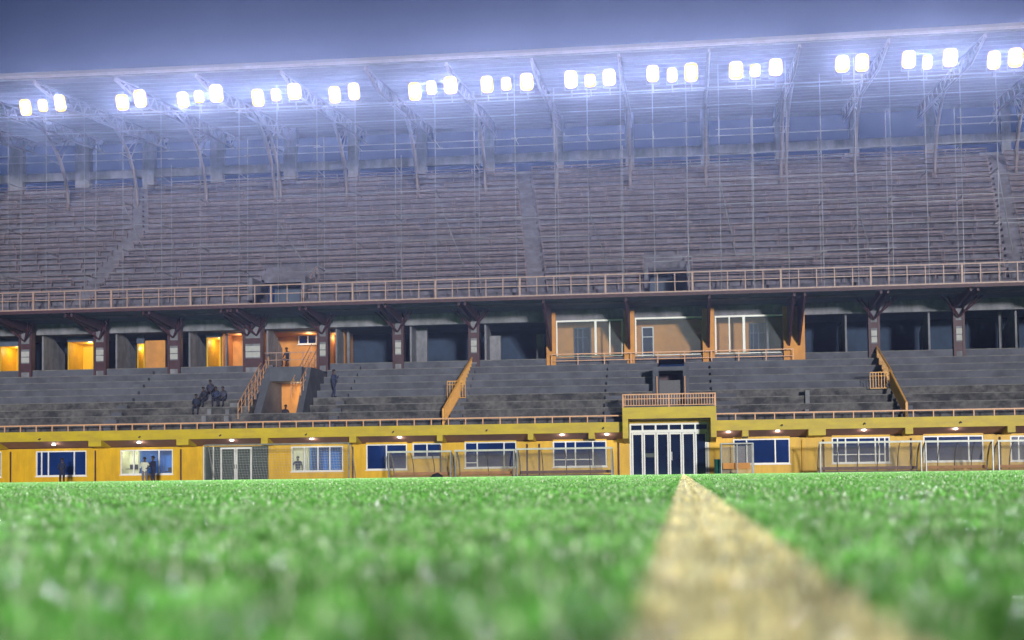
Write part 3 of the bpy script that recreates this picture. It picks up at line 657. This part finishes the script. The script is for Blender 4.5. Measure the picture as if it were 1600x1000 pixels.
# back concourse: wall, beam, columns
CY = 101.2
part('back_parapet', MB().box(XL, XR, UY1 + .8, UY1 + 1.0, zu1 - .3, zu1 + .55), M['conc'])
part('concourse_floor', MB().box(XL, XR, UY1 + .0, 106, zu1 - .35, zu1 - .02), M['conc'])
part('concourse_back_wall', MB().box(XL, XR, 105.7, 106, zu1 - .02, zu1 + 1.3), M['darkconc'])
zcb0, zcb1 = ZZ(800, 254, CY), ZZ(800, 241, CY)
part('concourse_beam', MB().box(XL, XR, CY - .2, CY + .2, zcb0, zcb1), M['conc'])
COLU = [(-90, -72), (17, 38), (120, 142), (225, 243), (331, 350), (445, 464), (545, 561), (652, 667), (758, 773), (867, 881), (978, 991), (1096, 1109), (1212, 1226), (1329, 1343), (1446, 1462), (1565, 1580), (1690, 1704)]
for u0, u1 in COLU: part('concourse_column', MB().box(XX(u0, CY, 280), XX(u1, CY, 280), CY - .3, CY + .3, zu1 - .02, zrf + (CY - RY0) * .085 + .1), M['conc'])
# roof: sheet, fascia strips, purlins, trusses, curved ribs
rz = lambda y: zrf + (y - RY0) * .085
bow = lambda x: ((x + 5) / 38.0) ** 2 * .22
nseg = 24
def roofstrip(mb, y0, y1, za, zb_, th):
    b = len(mb.v)
    for i in range(nseg + 1):
        x = XL + (XR - XL) * i / nseg; w = bow(x)
        mb.v += [(x, y0, za + w), (x, y1, zb_ + w), (x, y1, zb_ + w + th), (x, y0, za + w + th)]
    for i in range(nseg):
        for k in range(4): mb.f.append((b + i * 4 + k, b + i * 4 + (k + 1) % 4, b + i * 4 + 4 + (k + 1) % 4, b + i * 4 + 4 + k))
    mb.f += [(b, b + 1, b + 2, b + 3), (b + nseg * 4 + 3, b + nseg * 4 + 2, b + nseg * 4 + 1, b + nseg * 4)]
    return mb
part('roof_sheet', roofstrip(MB(), RY0 + .1, RY1 + 3, rz(RY0) + .18, rz(RY1 + 3) + .18, .08), M['roof'])
part('roof_fascia', roofstrip(MB(), RY0, RY0 + .09, zrf - .05, zrf - .05, .42), M['roof'])
part('roof_gutter', roofstrip(MB(), RY0 - .14, RY0 - .002, zrf + .0, zrf + .0, .14), M['rib'])
for k in range(1, 21):
    y = RY0 + .25 + k * 1.15; part('purlin', roofstrip(MB(), y, y + .13, rz(y) - .08, rz(y + .13) - .08, .25), M['roof'])
RIB = [(-4, 330), (107, 331), (215, 331), (323, 326), (430, 324), (439, 324), (542, 318), (653, 316), (759, 312), (871, 306), (985, 300), (1103, 296), (1221, 290), (1229, 290), (1336, 285), (1461, 280), (1588, 272), (1700, 266)]
for i, (u, v) in enumerate(RIB):
    Yb = 96.8; p = at(u, v, Yb); pts = []
    xx = p.x; z0 = zu0 + ((Yb - UY0) / urun) * urise; zt = rz(91) + bow(xx) - .5
    for k in range(13):
        t = k / 12; y = Yb - 6.5 * (1 - math.cos(t * math.pi / 2)) ; z = z0 + (zt - z0) * math.sin(t * math.pi / 2) ** .9 if t > 0 else z0
        pts.append((xx, y, z))
    rb = part('roof_rib', MB().tube(pts, [.13] * 13, 8), M['rib'], smooth=True)
    if i in (5, 13): continue
    for q in range(4): zt2 = pts[5][2] + q * .5; part('rib_strut', MB().tube([pts[5 + q], (xx, pts[5 + q][1] + 1.5 + .4 * q, zt)], .05, 5), M['rib'], rb)
    tr = MB(); yA, yB = RY0 + .3, 103; top = lambda y: (xx, y, rz(y) + bow(xx) - .12); bot = lambda y: (xx, y, rz(y) + bow(xx) - .25 - .75 * min(1, (y - yA) / 4))
    tr.tube([top(yA), top(yB)], .07, 6).tube([bot(yA), bot(yA + 4), bot(yB)], .09, 6)
    for q in range(15): y = yA + .4 + q * 1.5; tr.tube([top(y), bot(y + .75)], .045, 5).tube([bot(y + .75), top(y + 1.5)], .045, 5)
    part('roof_truss', tr, M['rib'])

# ------------------------------------------------------------------ scaffolding
SF = empty('scaffolding', (0, 81, zst), 'tall galvanised tube scaffolding standing in front of the upper terrace', 'scaffolding')
PU = [-108, -48, 13, 72, 132, 192, 252, 312, 373, 433, 495, 555, 617, 679, 741, 804, 866, 917, 969, 1020, 1072, 1123, 1175, 1228, 1282, 1335, 1390, 1445, 1501, 1557, 1615, 1672]
YA, YB2 = 81.0, 82.7
lift = [ZZ(130, v, YA) for v in (189, 211, 246, 283, 320, 357, 394, 431)]
ztp = ZZ(130, 172, YA)
for i, u in enumerate(PU):
    for Y, uu in ((YA, u), (YB2, u)):
        if Y == YB2 and i % 2: continue
        x = XX(uu, YA, 180)
        top = (ZZ(130, 150, YA) if (i % 2) else ztp) + bow(x) if Y == YA else lift[2] + (1.2 if i % 3 else -.3)
        zb = zst if Y < UY0 else zst + urise
        part('pole', MB().tube([(x + random.uniform(-.04, .04), Y, zb), (x + random.uniform(-.03, .03), Y, top)], .025, 6), M['steel'], SF)
for li, z in enumerate(lift):
    for Y in (YA, YB2):
        if Y == YB2 and li < 2: continue
        i = 0
        while i < len(PU) - 1:
            n = random.choice((2, 3, 4, 5)); j = min(i + n, len(PU) - 1)
            if random.random() < (.92 if li < 3 else .5 if Y == YA else .3):
                dz = random.uniform(-.06, .06)
                xa, xb = XX(PU[i], YA, 180) - .2, XX(PU[j], YA, 180) + .2
                part('ledger', MB().tube([(xa, Y - .06, z + dz + bow(xa)), (xb, Y - .06, z + dz + bow(xb))], .024, 6), M['steel'], SF)
            i = j
for z, dy in ((lift[0] + .14, -.2), (lift[0] + .32, .5)):
    part('gantry_rail', MB().tube([(XL + 2, YA + dy, z + bow(XL)), (-20, YA + dy, z + bow(-20)), (5, YA + dy, z + bow(5)), (XR - 2, YA + dy, z + bow(XR))], .035, 6), M['steel'], SF)
for i in range(len(PU)):
    x = XX(PU[i], YA, 180)
    for li in range(2, 8):
        part('transom', MB().tube([(x, YA - .1, lift[li] + .08), (x, YB2 + .1, lift[li] + .08)], .03, 5), M['steel'], SF) if (i + li) % 2 else None
    if i % 4 == 1 and i < len(PU) - 1:
        x2 = XX(PU[i + 1], YA, 180); part('brace', MB().tube([(x, YA + .05, lift[5] if i % 8 == 1 else lift[4]), (x2 - 1.0, YB2, lift[7])], .035, 5), M['steel'], SF)

# ------------------------------------------------------------------ floodlights
BANK = [[(40, 168), (67, 165), (94, 161)], [(191, 160), (219, 154)], [(286, 156), (311, 151), (338, 146)], [(403, 153), (431, 148), (460, 143)], [(523, 148), (553, 143)],
 [(648, 143), (674, 137), (704, 133)], [(761, 132), (791, 131), (823, 128)], [(892, 124), (922, 126), (952, 121)], [(1020, 115), (1050, 117), (1080, 113)],
 [(1150, 110), (1180, 110), (1212, 105)], [(1316, 100), (1347, 98)], [(1420, 93), (1449, 97), (1485, 90)], [(1553, 94), (1587, 90)]]
ORD = ['first', 'second', 'third', 'fourth', 'fifth', 'sixth', 'seventh', 'middle', 'ninth', 'tenth', 'eleventh', 'twelfth', 'last']
ORD[7] = 'eighth'
FLE = 16000.0; FLS = 80.0
for bi, b in enumerate(BANK):
    for k, (u, v) in enumerate(b):
        small = len(b) == 3 and k == 1
        Y = 80.35; p = at(u, v, Y); s = (.27 if small else .35) * random.uniform(.92, 1.08); h = (.33 if small else .43) * random.uniform(.94, 1.08)
        pos = ('left', 'middle', 'right')[k] if len(b) == 3 else ('left', 'right')[k]
        f = empty('floodlight', (p.x, Y + .5, lift[0] + bow(p.x)), f'{"small" if small else "large"} lit floodlight, {pos} one in the {ORD[bi]} bank from the left', 'floodlight', 'floodlights along the top of the scaffolding')
        tl = math.tan(R_(20))
        hs = MB()
        fr0 = [(p.x - s, Y, p.z - h), (p.x + s, Y, p.z - h), (p.x + s, Y - h * 2 * tl * -1 * .0, p.z + h), (p.x - s, Y, p.z + h)]
        dy = h * tl
        F8 = [(p.x - s, Y + dy, p.z - h), (p.x + s, Y + dy, p.z - h), (p.x + s, Y - dy, p.z + h), (p.x - s, Y - dy, p.z + h)]
        B8 = [(p.x + (q[0] - p.x) * .55, q[1] + .32, p.z + .1 + (q[2] - p.z) * .55) for q in F8]
        hs.v += F8 + B8; hs.f += [(4, 5, 6, 7), (0, 1, 5, 4), (1, 2, 6, 5), (2, 3, 7, 6), (3, 0, 4, 7)]
        make('housing', hs, M['dsteel'], f)
        def plate(a0, a1, off):
            q = MB(); N = 20
            for yy in (-.014 - off, .006 - off):
                for t in range(N):
                    th = 2 * math.pi * t / N; cx_ = abs(math.cos(th)) ** .55 * (1 if math.cos(th) > 0 else -1) * a1; cz = abs(math.sin(th)) ** .55 * (1 if math.sin(th) > 0 else -1) * a1
                    q.v.append((p.x + s * cx_, Y - dy * cz + yy, p.z + h * cz))
            q.f = [tuple(range(N))[::-1], tuple(range(N, 2 * N))] + [(t, (t + 1) % N, N + (t + 1) % N, N + t) for t in range(N)]
            return q
        make('halo_disc', plate(0, 1.12, 0), M['halo_disc'], f)  # emissive disc behind the lens, added as its yellow halo
        make('lens', plate(0, .70, .021), M['flood'], f)
        make('yoke', MB().tube([(p.x - s - .05, Y + .12, p.z), (p.x - s - .05, Y + .3, p.z - h - .15), (p.x + s + .05, Y + .3, p.z - h - .15), (p.x + s + .05, Y + .12, p.z)], .03, 5).tube([(p.x, Y + .3, p.z - h - .15), (p.x, Y + .5, lift[0] + bow(p.x))], .045, 6), M['steel'], f)
        L = light('flood_lamp', (p.x, Y - .40, p.z), FLE * (.6 if small else 1.0), (.93, .94, 1.0), .25, 'SPOT', parent=f)
        L.data.spot_size = R_(104); L.data.spot_blend = 1.0; L.rotation_euler = Vector((0, -1, -.45)).to_track_quat('-Z', 'Y').to_euler()
        light('lens_spill', (p.x, Y - .9, p.z - .2), FLS * (.6 if small else 1.0), (1, .93, .86), .25, parent=f)

# ------------------------------------------------------------------ soffit downlights
DL = [(84, 694.7), (217, 691.5), (362, 688), (487, 685.5), (624, 683), (878, 679), (948, 678.5), (1138, 674.5), (1215, 672.8), (1350, 671.5), (1493, 669.8)]
REF = ['above the lone man in dark clothes', 'above the lit office window', 'above the grey double door', 'above the window where a man stands inside', 'between the two-light window and the short window',
 'above the window left of the entrance', 'just left of the entrance portal', 'just right of the entrance portal', 'above the wide dark window right of the bin', 'above the barred window', 'above the rightmost fully visible window']
for (u, v), rf in zip(DL, REF):
    Y = FY + .35; p = at(u, v, Y); zz = p.z
    f = empty('downlight', (p.x, Y, zz), 'small white lamp under the mustard canopy ' + rf, 'lamp', 'lamps under the canopy')
    make('fitting', MB().tube([(p.x, Y, zz + .02), (p.x, Y, zz + .16)], .12, 12), M['white'], f)
    make('lens', MB().tube([(p.x, Y, zz - .05), (p.x, Y, zz - .02), (p.x, Y, zz + .018)], [.07, .12, .13], 12), M['down'], f)
    light('lamp_light', (p.x, Y + .15, zz - .14), 9 if u != 362 else 5, (1, .93, .8), .06, parent=f)

# ------------------------------------------------------------------ dugouts
def dugout(u0, u1, vt, Y0, Y1, label, seat='bench', ribs=3, bright=True):
    xa, xb = XX(u0, Y0, 720), XX(u1, Y0, 720); zt = ZZ((u0 + u1) / 2, vt, Y0)
    D = empty('dugout', ((xa + xb) / 2, (Y0 + Y1) / 2, LOW), label, 'team shelter', 'team shelters along the touchline')
    prof = []
    for k in range(9):
        t = k / 8; prof.append((Y1 - (Y1 - Y0) * (1 - math.cos(t * math.pi / 2)) if k else Y1, LOW + .12 + (zt - LOW - .12) * math.sin(t * math.pi / 2)))
    bk = MB(); n = len(prof)
    for i in range(n - 1):
        (y0, z0), (y1, z1) = prof[i], prof[i + 1]
        b = len(bk.v); bk.v += [(xa + .05, y0, z0), (xb - .05, y0, z0), (xb - .05, y1, z1), (xa + .05, y1, z1)]; bk.f.append((b, b + 1, b + 2, b + 3))
    make('acrylic_shell', bk, M['acryl'], D)
    for x in (xa + .04, xb - .04):
        e = MB(); b = 0; e.v = [(x, q[0], q[1]) for q in prof] + [(x, Y0 + .1, LOW + .12)]; e.f = [tuple(range(len(e.v)))]
        make('side_panel', e, M['acryl'], D)
        make('side_frame', MB().tube([(x, q[0], q[1]) for q in prof], .04, 6).tube([(x, Y0 + .02, LOW), (x, Y0 + .02, zt)], .045, 6).tube([(x, Y0, LOW + .04), (x, Y1, LOW + .04)], .04, 6), M['dug'], D)
    for k in range(1, ribs + 1):
        x = xa + (xb - xa) * k / (ribs + 1); make('rib', MB().tube([(x, q[0], q[1] + .02) for q in prof], .022, 5), M['dsteel'], D)
    make('front_beam', MB().box(xa - .03, xb + .03, Y0 - .06, Y0 + .05, zt - .02, zt + .08), M['beamp'], D)
    make('back_rail', MB().box(xa + .05, xb - .05, Y1 - .03, Y1 + .03, LOW + .05, LOW + .12), M['dug'], D)
    zs = LOW + .46
    make('bench_seat', MB().box(xa + .12, xb - .12, Y0 + .55, Y0 + .95, zs - .1, zs - .04), M[seat], D)
    make('bench_back', MB().box(xa + .12, xb - .12, Y0 + 1.0, Y0 + 1.04, zs + .04, zs + .2), M[seat], D)
    make('bench_leg', MB().box(xa + .3, xa + .36, Y0 + .6, Y0 + .9, LOW, zs - .1).box(xb - .36, xb - .3, Y0 + .6, Y0 + .9, LOW, zs - .1).box((xa + xb) / 2 - .03, (xa + xb) / 2 + .03, Y0 + .6, Y0 + .9, LOW, zs - .1), M['dsteel'], D)
dugout(606, 705, 706.5, 74.4, 75.9, 'clear shelter with pale timber bench in front of the two-light blue window', ribs=2)
dugout(711, 804, 704.5, 74.4, 75.9, 'clear shelter with timber bench standing second left of the entrance', ribs=1)
dugout(807, 957, 701.5, 74.4, 75.9, 'wide clear shelter with dark bench just left of the entrance', 'benchd', ribs=3)
dugout(1281, 1441, 691.5, 74.4, 75.9, 'wide clear shelter with dark bench, first one right of the entrance', 'benchd', ribs=4)
dugout(1446, 1553, 690, 74.4, 75.9, 'clear shelter with timber bench between two others near the right edge', ribs=3)
dugout(1560, 1668, 689, 74.4, 75.9, 'clear shelter with timber bench cut by the right edge', ribs=3)
# small square booth next to the bin
xa, xb = XX(1127, 74.6, 715), XX(1177, 74.6, 715); zt = ZZ(1150, 693, 74.6)
B = empty('steward_booth', ((xa + xb) / 2, 75.2, LOW), 'small square clear-sided booth beside the green bin, right of the entrance', 'booth')
fb = MB()
for x in (xa, xb):
    for y in (74.6, 75.7): fb.tube([(x, y, LOW), (x, y, zt)], .04, 6)
    fb.tube([(x, 74.6, zt), (x, 75.7, zt)], .04, 6)
for y in (74.6, 75.7): fb.tube([(xa, y, zt), (xb, y, zt)], .045, 6).tube([(xa, y, LOW + .06), (xb, y, LOW + .06)], .04, 6)
make('frame', fb, M['dug'], B); make('centre_post', MB().tube([((xa + xb) / 2, 74.6, LOW), ((xa + xb) / 2, 74.6, zt)], .03, 6), M['dug'], B)
make('back_panel', MB().box(xa + .04, xb - .04, 75.69, 75.70, LOW + .1, zt - .05), M['acryl'], B)
make('side_panel', MB().box(xa - .005, xa + .005, 74.65, 75.65, LOW + .1, zt - .05), M['acryl'], B)
make('seat', MB().box(xa + .1, xb - .15, 75.0, 75.4, LOW + .62, LOW + .95), M['orange'], B)
make('kit_bag', MB().tube([(xa + .2, 74.9, LOW + .12), (xa + .5, 74.9, LOW + .24), (xa + .85, 74.9, LOW + .2), (xa + 1.1, 74.9, LOW + .1)], [.12, .22, .18, .08], 8), M['black'], B)
# bin
xa, xb = XX(1116, 75.3, 730), XX(1128, 75.3, 730); xc = (xa + xb) / 2; zt = ZZ(1122, 717.5, 75.3); r = (xb - xa) / 2
bn = empty('rubbish_bin', (xc, 75.3, LOW), 'dark green plastic barrel bin by the entrance, left of the small booth', 'bin')
make('barrel', MB().tube([(xc, 75.3, LOW), (xc, 75.3, LOW + .5), (xc, 75.3, zt - .05)], [r * .85, r, r * .97], 16), M['bin'], bn, True)
make('rim', MB().tube([(xc, 75.3, zt - .05), (xc, 75.3, zt)], [r * 1.08, r * 1.08], 16), M['bin'], bn)
# bag in the first shelter
xa = XX(683, 74.2, 735)
bgm = MB().tube([(xa - .38, 74.2, LOW + .12), (xa - .15, 74.2, LOW + .3), (xa, 74.2, LOW + .34), (xa + .2, 74.2, LOW + .26), (xa + .42, 74.2, LOW + .12)], [.08, .26, .3, .22, .06], 8)
tag(make('sports_bag', bgm, M['black'], None, True), 'dark blue kit bag lying on the apron in front of the leftmost clear shelter', 'bag')
# training goal
xa, xb = XX(320, 73.9, 720), XX(545, 73.9, 715); zt = ZZ(430, 694, 73.9)
G = empty('training_goal', ((xa + xb) / 2, 74.5, LOW), 'portable football goal with thin white posts in front of the grey double door', 'goal')
for x in (xa, xb):
    make('post', MB().tube([(x, 73.9, LOW), (x, 73.9, zt)], .042, 8), M['dug'], G)
    make('stay', MB().tube([(x, 73.9, zt), (x, 74.5, zt - .05), (x, 75.6, LOW + .05), (x, 73.9, LOW + .05)], .03, 6), M['dug'], G)
make('crossbar', MB().tube([(xa, 73.9, zt), (xb, 73.9, zt)], .045, 8), M['dug'], G)
make('ground_bar', MB().tube([(xa, 75.6, LOW + .05), (xb, 75.6, LOW + .05)], .03, 6), M['dug'], G)
nm = MB(); N = 52
for i in range(N + 1):
    x = xa + (xb - xa) * i / N; nm.tube([(x, 74.5, zt - .07), (x, 74.9 + .05 * math.sin(i), (zt + LOW) / 2), (x, 75.6, LOW + .06)], .0045, 3, False)
for j in range(16):
    t = j / 15; nm.tube([(xa, 74.5 + 1.1 * t, zt - .07 + (LOW - zt + .12) * t), (xb, 74.5 + 1.1 * t, zt - .07 + (LOW - zt + .12) * t)], .0045, 3, False)
nt_ = make('net', nm, M['net'], G); nt_['kind'] = 'stuff'

# ------------------------------------------------------------------ people
SKIN = mat('dark_skin', (.075, .04, .028), .55, .1, 10)
HAIR = mat('black_hair', (.01, .008, .008), .8, .1, 10)
def cloth(c): return mat('cloth', c, .85, .15, 12)
def person(loc, rz, pose, shirt, trouser, label, h=1.75, sleeve=True, hat=None):
    s = h / 1.75
    J = dict(pel=(0, 0, .93), wst=(0, 0, 1.08), chs=(0, .0, 1.30), nck=(0, 0, 1.46), hd0=(0, -.01, 1.56), hd1=(0, -.02, 1.66), hd2=(0, -.0, 1.73),
             hl=(-.095, 0, .90), hr=(.095, 0, .90), kl=(-.11, -.02, .50), kr=(.11, -.02, .50), al=(-.12, .02, .09), ar=(.12, .02, .09), tl=(-.14, -.16, .04), tr=(.14, -.16, .04),
             sl=(-.18, 0, 1.42), sr=(.18, 0, 1.42), el=(-.25, .03, 1.15), er=(.25, .03, 1.15), wl=(-.27, -.05, .90), wr=(.27, -.05, .90), fl=(-.27, -.08, .80), fr=(.27, -.08, .80), nose=(0, -.115, 1.63))
    J.update(pose)
    Rr = dict(pel=.145, wst=.13, chs=.16, nck=.06, hd0=.07, hd1=.098, hd2=.06, hl=.10, hr=.10, kl=.065, kr=.065, al=.045, ar=.045, tl=.035, tr=.035, sl=.07, sr=.07, el=.046, er=.046, wl=.032, wr=.032, fl=.038, fr=.038, nose=.018)
    E = [('pel', 'wst'), ('wst', 'chs'), ('chs', 'nck'), ('nck', 'hd0'), ('hd0', 'hd1'), ('hd1', 'hd2'), ('hd1', 'nose'), ('pel', 'hl'), ('pel', 'hr'), ('hl', 'kl'), ('hr', 'kr'), ('kl', 'al'), ('kr', 'ar'), ('al', 'tl'), ('ar', 'tr'),
         ('chs', 'sl'), ('chs', 'sr'), ('sl', 'el'), ('sr', 'er'), ('el', 'wl'), ('er', 'wr'), ('wl', 'fl'), ('wr', 'fr')]
    ks = list(J); me = bpy.data.meshes.new('body'); me.from_pydata([tuple(c * s for c in J[k]) for k in ks], [(ks.index(a), ks.index(b)) for a, b in E], [])
    tmp = bpy.data.objects.new('tmp_body', me); COL.objects.link(tmp)
    md = tmp.modifiers.new('skin', 'SKIN'); md.use_smooth_shade = True
    for i, k in enumerate(ks): me.skin_vertices[0].data[i].radius = (Rr[k] * s * (1.15 if k in ('chs', 'pel', 'wst') else 1), Rr[k] * s * (.8 if k in ('chs', 'pel', 'wst') else 1))
    me.skin_vertices[0].data[0].use_root = True
    tmp.modifiers.new('sub', 'SUBSURF').levels = 1
    dg = bpy.context.evaluated_depsgraph_get(); dg.update(); nm_ = bpy.data.meshes.new_from_object(tmp.evaluated_get(dg)); bpy.data.objects.remove(tmp)
    nm_.name = 'body'; nm_.materials.clear()
    for m_ in (SKIN, cloth(shirt), cloth(trouser), M['black']): nm_.materials.append(m_)
    P = {k: Vector(J[k]) * s for k in J}
    def dseg(c, a, b):
        ab = b - a; t = max(0, min(1, (c - a).dot(ab) / max(1e-9, ab.length_squared))); return (c - a - ab * t).length
    for pg in nm_.polygons:
        c = pg.center; best = min(E, key=lambda e: dseg(c, P[e[0]], P[e[1]]) / (Rr[e[0]] + Rr[e[1]])); k = best[1]
        pg.material_index = {'wst': 1, 'chs': 1, 'nck': 1, 'sl': 1, 'sr': 1, 'el': 1, 'er': 1, 'hl': 2, 'hr': 2, 'kl': 2, 'kr': 2, 'al': 2, 'ar': 2, 'tl': 3, 'tr': 3}.get(k, 0)
        if k == 'nck' and c.z > P['nck'].z + .01: pg.material_index = 0
        if k in ('wl', 'wr') and not sleeve: pg.material_index = 0
        elif k in ('wl', 'wr'): pg.material_index = 1
        pg.use_smooth = True
    R0 = empty('person', loc, label, 'person'); R0.rotation_euler = (0, 0, rz)
    b = bpy.data.objects.new('body', nm_); COL.objects.link(b); b.parent = R0
    hc = MB(); c = P['hd1'] + Vector((0, .012, .022)) * s
    for i in range(7):
        for k in range(12):
            ph = i / 6 * 1.75; th = k * math.pi / 6; hc.v.append((c.x + math.sin(ph) * math.cos(th) * .10 * s, c.y + math.sin(ph) * math.sin(th) * .112 * s, c.z + math.cos(ph) * .104 * s - (0 if math.sin(th) > -.3 else -.02 * i / 3)))
    for i in range(6):
        for k in range(12): a = i * 12 + k; bq = i * 12 + (k + 1) % 12; hc.f.append((a, bq, bq + 12, a + 12))
    hm = bpy.data.meshes.new('hair'); hm.from_pydata(hc.v, [], hc.f); hm.materials.append(cloth(hat) if hat else HAIR)
    ho = bpy.data.objects.new('cap' if hat else 'hair', hm); COL.objects.link(ho); ho.parent = R0
    return R0
FOLD = dict(el=(-.25, -.02, 1.16), er=(.25, -.02, 1.16), wl=(-.06, -.24, 1.12), wr=(.05, -.25, 1.15), fl=(.03, -.27, 1.14), fr=(-.04, -.28, 1.17))
PHONE = dict(el=(-.24, -.06, 1.17), er=(.22, -.1, 1.2), wl=(-.05, -.3, 1.2), wr=(.05, -.3, 1.34), fl=(.0, -.34, 1.22), fr=(.02, -.32, 1.42))
ONEH = dict(er=(.26, .02, 1.16), wr=(.12, -.24, 1.10), fr=(.06, -.29, 1.10))
SIT = dict(pel=(0, 0, .50), wst=(0, -.03, .66), chs=(0, -.08, .88), nck=(0, -.12, 1.03), hd0=(0, -.16, 1.12), hd1=(0, -.18, 1.22), hd2=(0, -.17, 1.29), nose=(0, -.275, 1.18), hl=(-.1, -.03, .48), hr=(.1, -.03, .48), kl=(-.16, -.46, .50), kr=(.16, -.46, .50),
  al=(-.15, -.44, .09), ar=(.15, -.44, .09), tl=(-.16, -.62, .04), tr=(.16, -.62, .04), sl=(-.18, -.08, .98), sr=(.18, -.08, .98), el=(-.22, -.22, .74), er=(.22, -.22, .74), wl=(-.14, -.42, .62), wr=(.14, -.42, .62), fl=(-.05, -.48, .60), fr=(.05, -.48, .60))
WALK = dict(kl=(-.10, -.14, .50), al=(-.11, -.12, .10), tl=(-.12, -.30, .05), kr=(.10, .08, .50), ar=(.11, .26, .13), tr=(.11, .12, .04))
REACH = dict(er=(-.34, -.22, 1.22), wr=(-.6, -.3, 1.16), fr=(-.7, -.32, 1.2), el=(-.24, .03, 1.15))
person((XX(97, 75.6, 740), 75.6, LOW), .15, FOLD, (.012, .02, .06), (.012, .016, .05), 'man in dark clothes with folded arms standing alone before the left window', 1.74)
person((XX(226, 75.6, 740), 75.6, LOW), .35, ONEH, (.62, .62, .48), (.16, .15, .17), 'man in pale shirt and grey trousers standing before the lit office window', 1.72, False)
person((XX(239.5, 75.5, 740), 75.5, LOW), -.6, PHONE, (.02, .025, .07), (.015, .018, .05), 'man in dark navy clothes standing close beside the man in the pale shirt', 1.78, True)
person((XX(465.5, 79.6, 720), 79.6, LOW), .1, dict(er=(.26, .03, 1.15), el=(-.33, -.1, 1.2), wl=(-.52, -.15, 1.12), fl=(-.66, -.17, 1.2)), (.02, .025, .07), (.45, .42, .34), 'man in navy top and light trousers seen inside the window by the goal', 1.72, True)
def terr(k): return zt0 + (k + 1) * rise
for u, k, sh, lab in ((306, 1, (.015, .02, .05), 'person in dark clothes seated lowest at the left end of the seated group'), (319, 2, (.02, .02, .04), 'person in dark clothes seated second from left in the group on the terrace'),
    (328, 3, (.03, .03, .06), 'person in dark top seated highest behind the others on the terrace'), (337, 2, (.02, .03, .08), 'person in dark blue seated in the middle of the row on the terrace'),
    (349, 2, (.05, .05, .09), 'person in dark grey seated rightmost in the row on the terrace')):
    Y = TY0 + (k + 1) * run - .1; Yp = Y + .02
    person((XX(u, Yp, 620), Yp + .12, terr(k) + .02), random.uniform(-.3, .3), SIT, sh, (.02, .02, .04), lab, 1.7)
person((XX(521, TY0 + 3.5 * run, 600), TY0 + 3.6 * run, terr(3)), 1.2, dict(WALK, **PHONE), (.03, .04, .10), (.02, .025, .07), 'person in dark clothes walking along the terrace right of the stair block', 1.75)
person((XX(445, 81.3, 620), 81.3, zt0 + .28), .6, SIT, (.02, .02, .04), (.02, .02, .03), 'dark silhouette seated in front of the lit stair opening', 1.72)
person((XX(448, 86.6, 565), 86.9, zfl), -.3, SIT, (.02, .02, .03), (.02, .02, .03), 'dark silhouette sitting in the orange room above the stairs', 1.7)

# ------------------------------------------------------------------ air volume added to imitate lens glare and lamp glow
hz = MB().box(-72, 62, -6, 112, -1.25, 31)
hm = bpy.data.materials.new('glow_haze'); hm.use_nodes = True; n = hm.node_tree; n.nodes.remove(n.nodes['Principled BSDF'])
pv = n.nodes.new('ShaderNodeVolumePrincipled'); pv.inputs['Density'].default_value = .00018; pv.inputs['Color'].default_value = (.47, .56, 1.0, 1); pv.inputs['Anisotropy'].default_value = 0.91
n.links.new(pv.outputs[0], [x for x in n.nodes if x.type == 'OUTPUT_MATERIAL'][0].inputs['Volume'])
tag(make('glow_haze', hz, hm), 'thin bluish air volume added for the glow around the floodlights', kind='stuff')
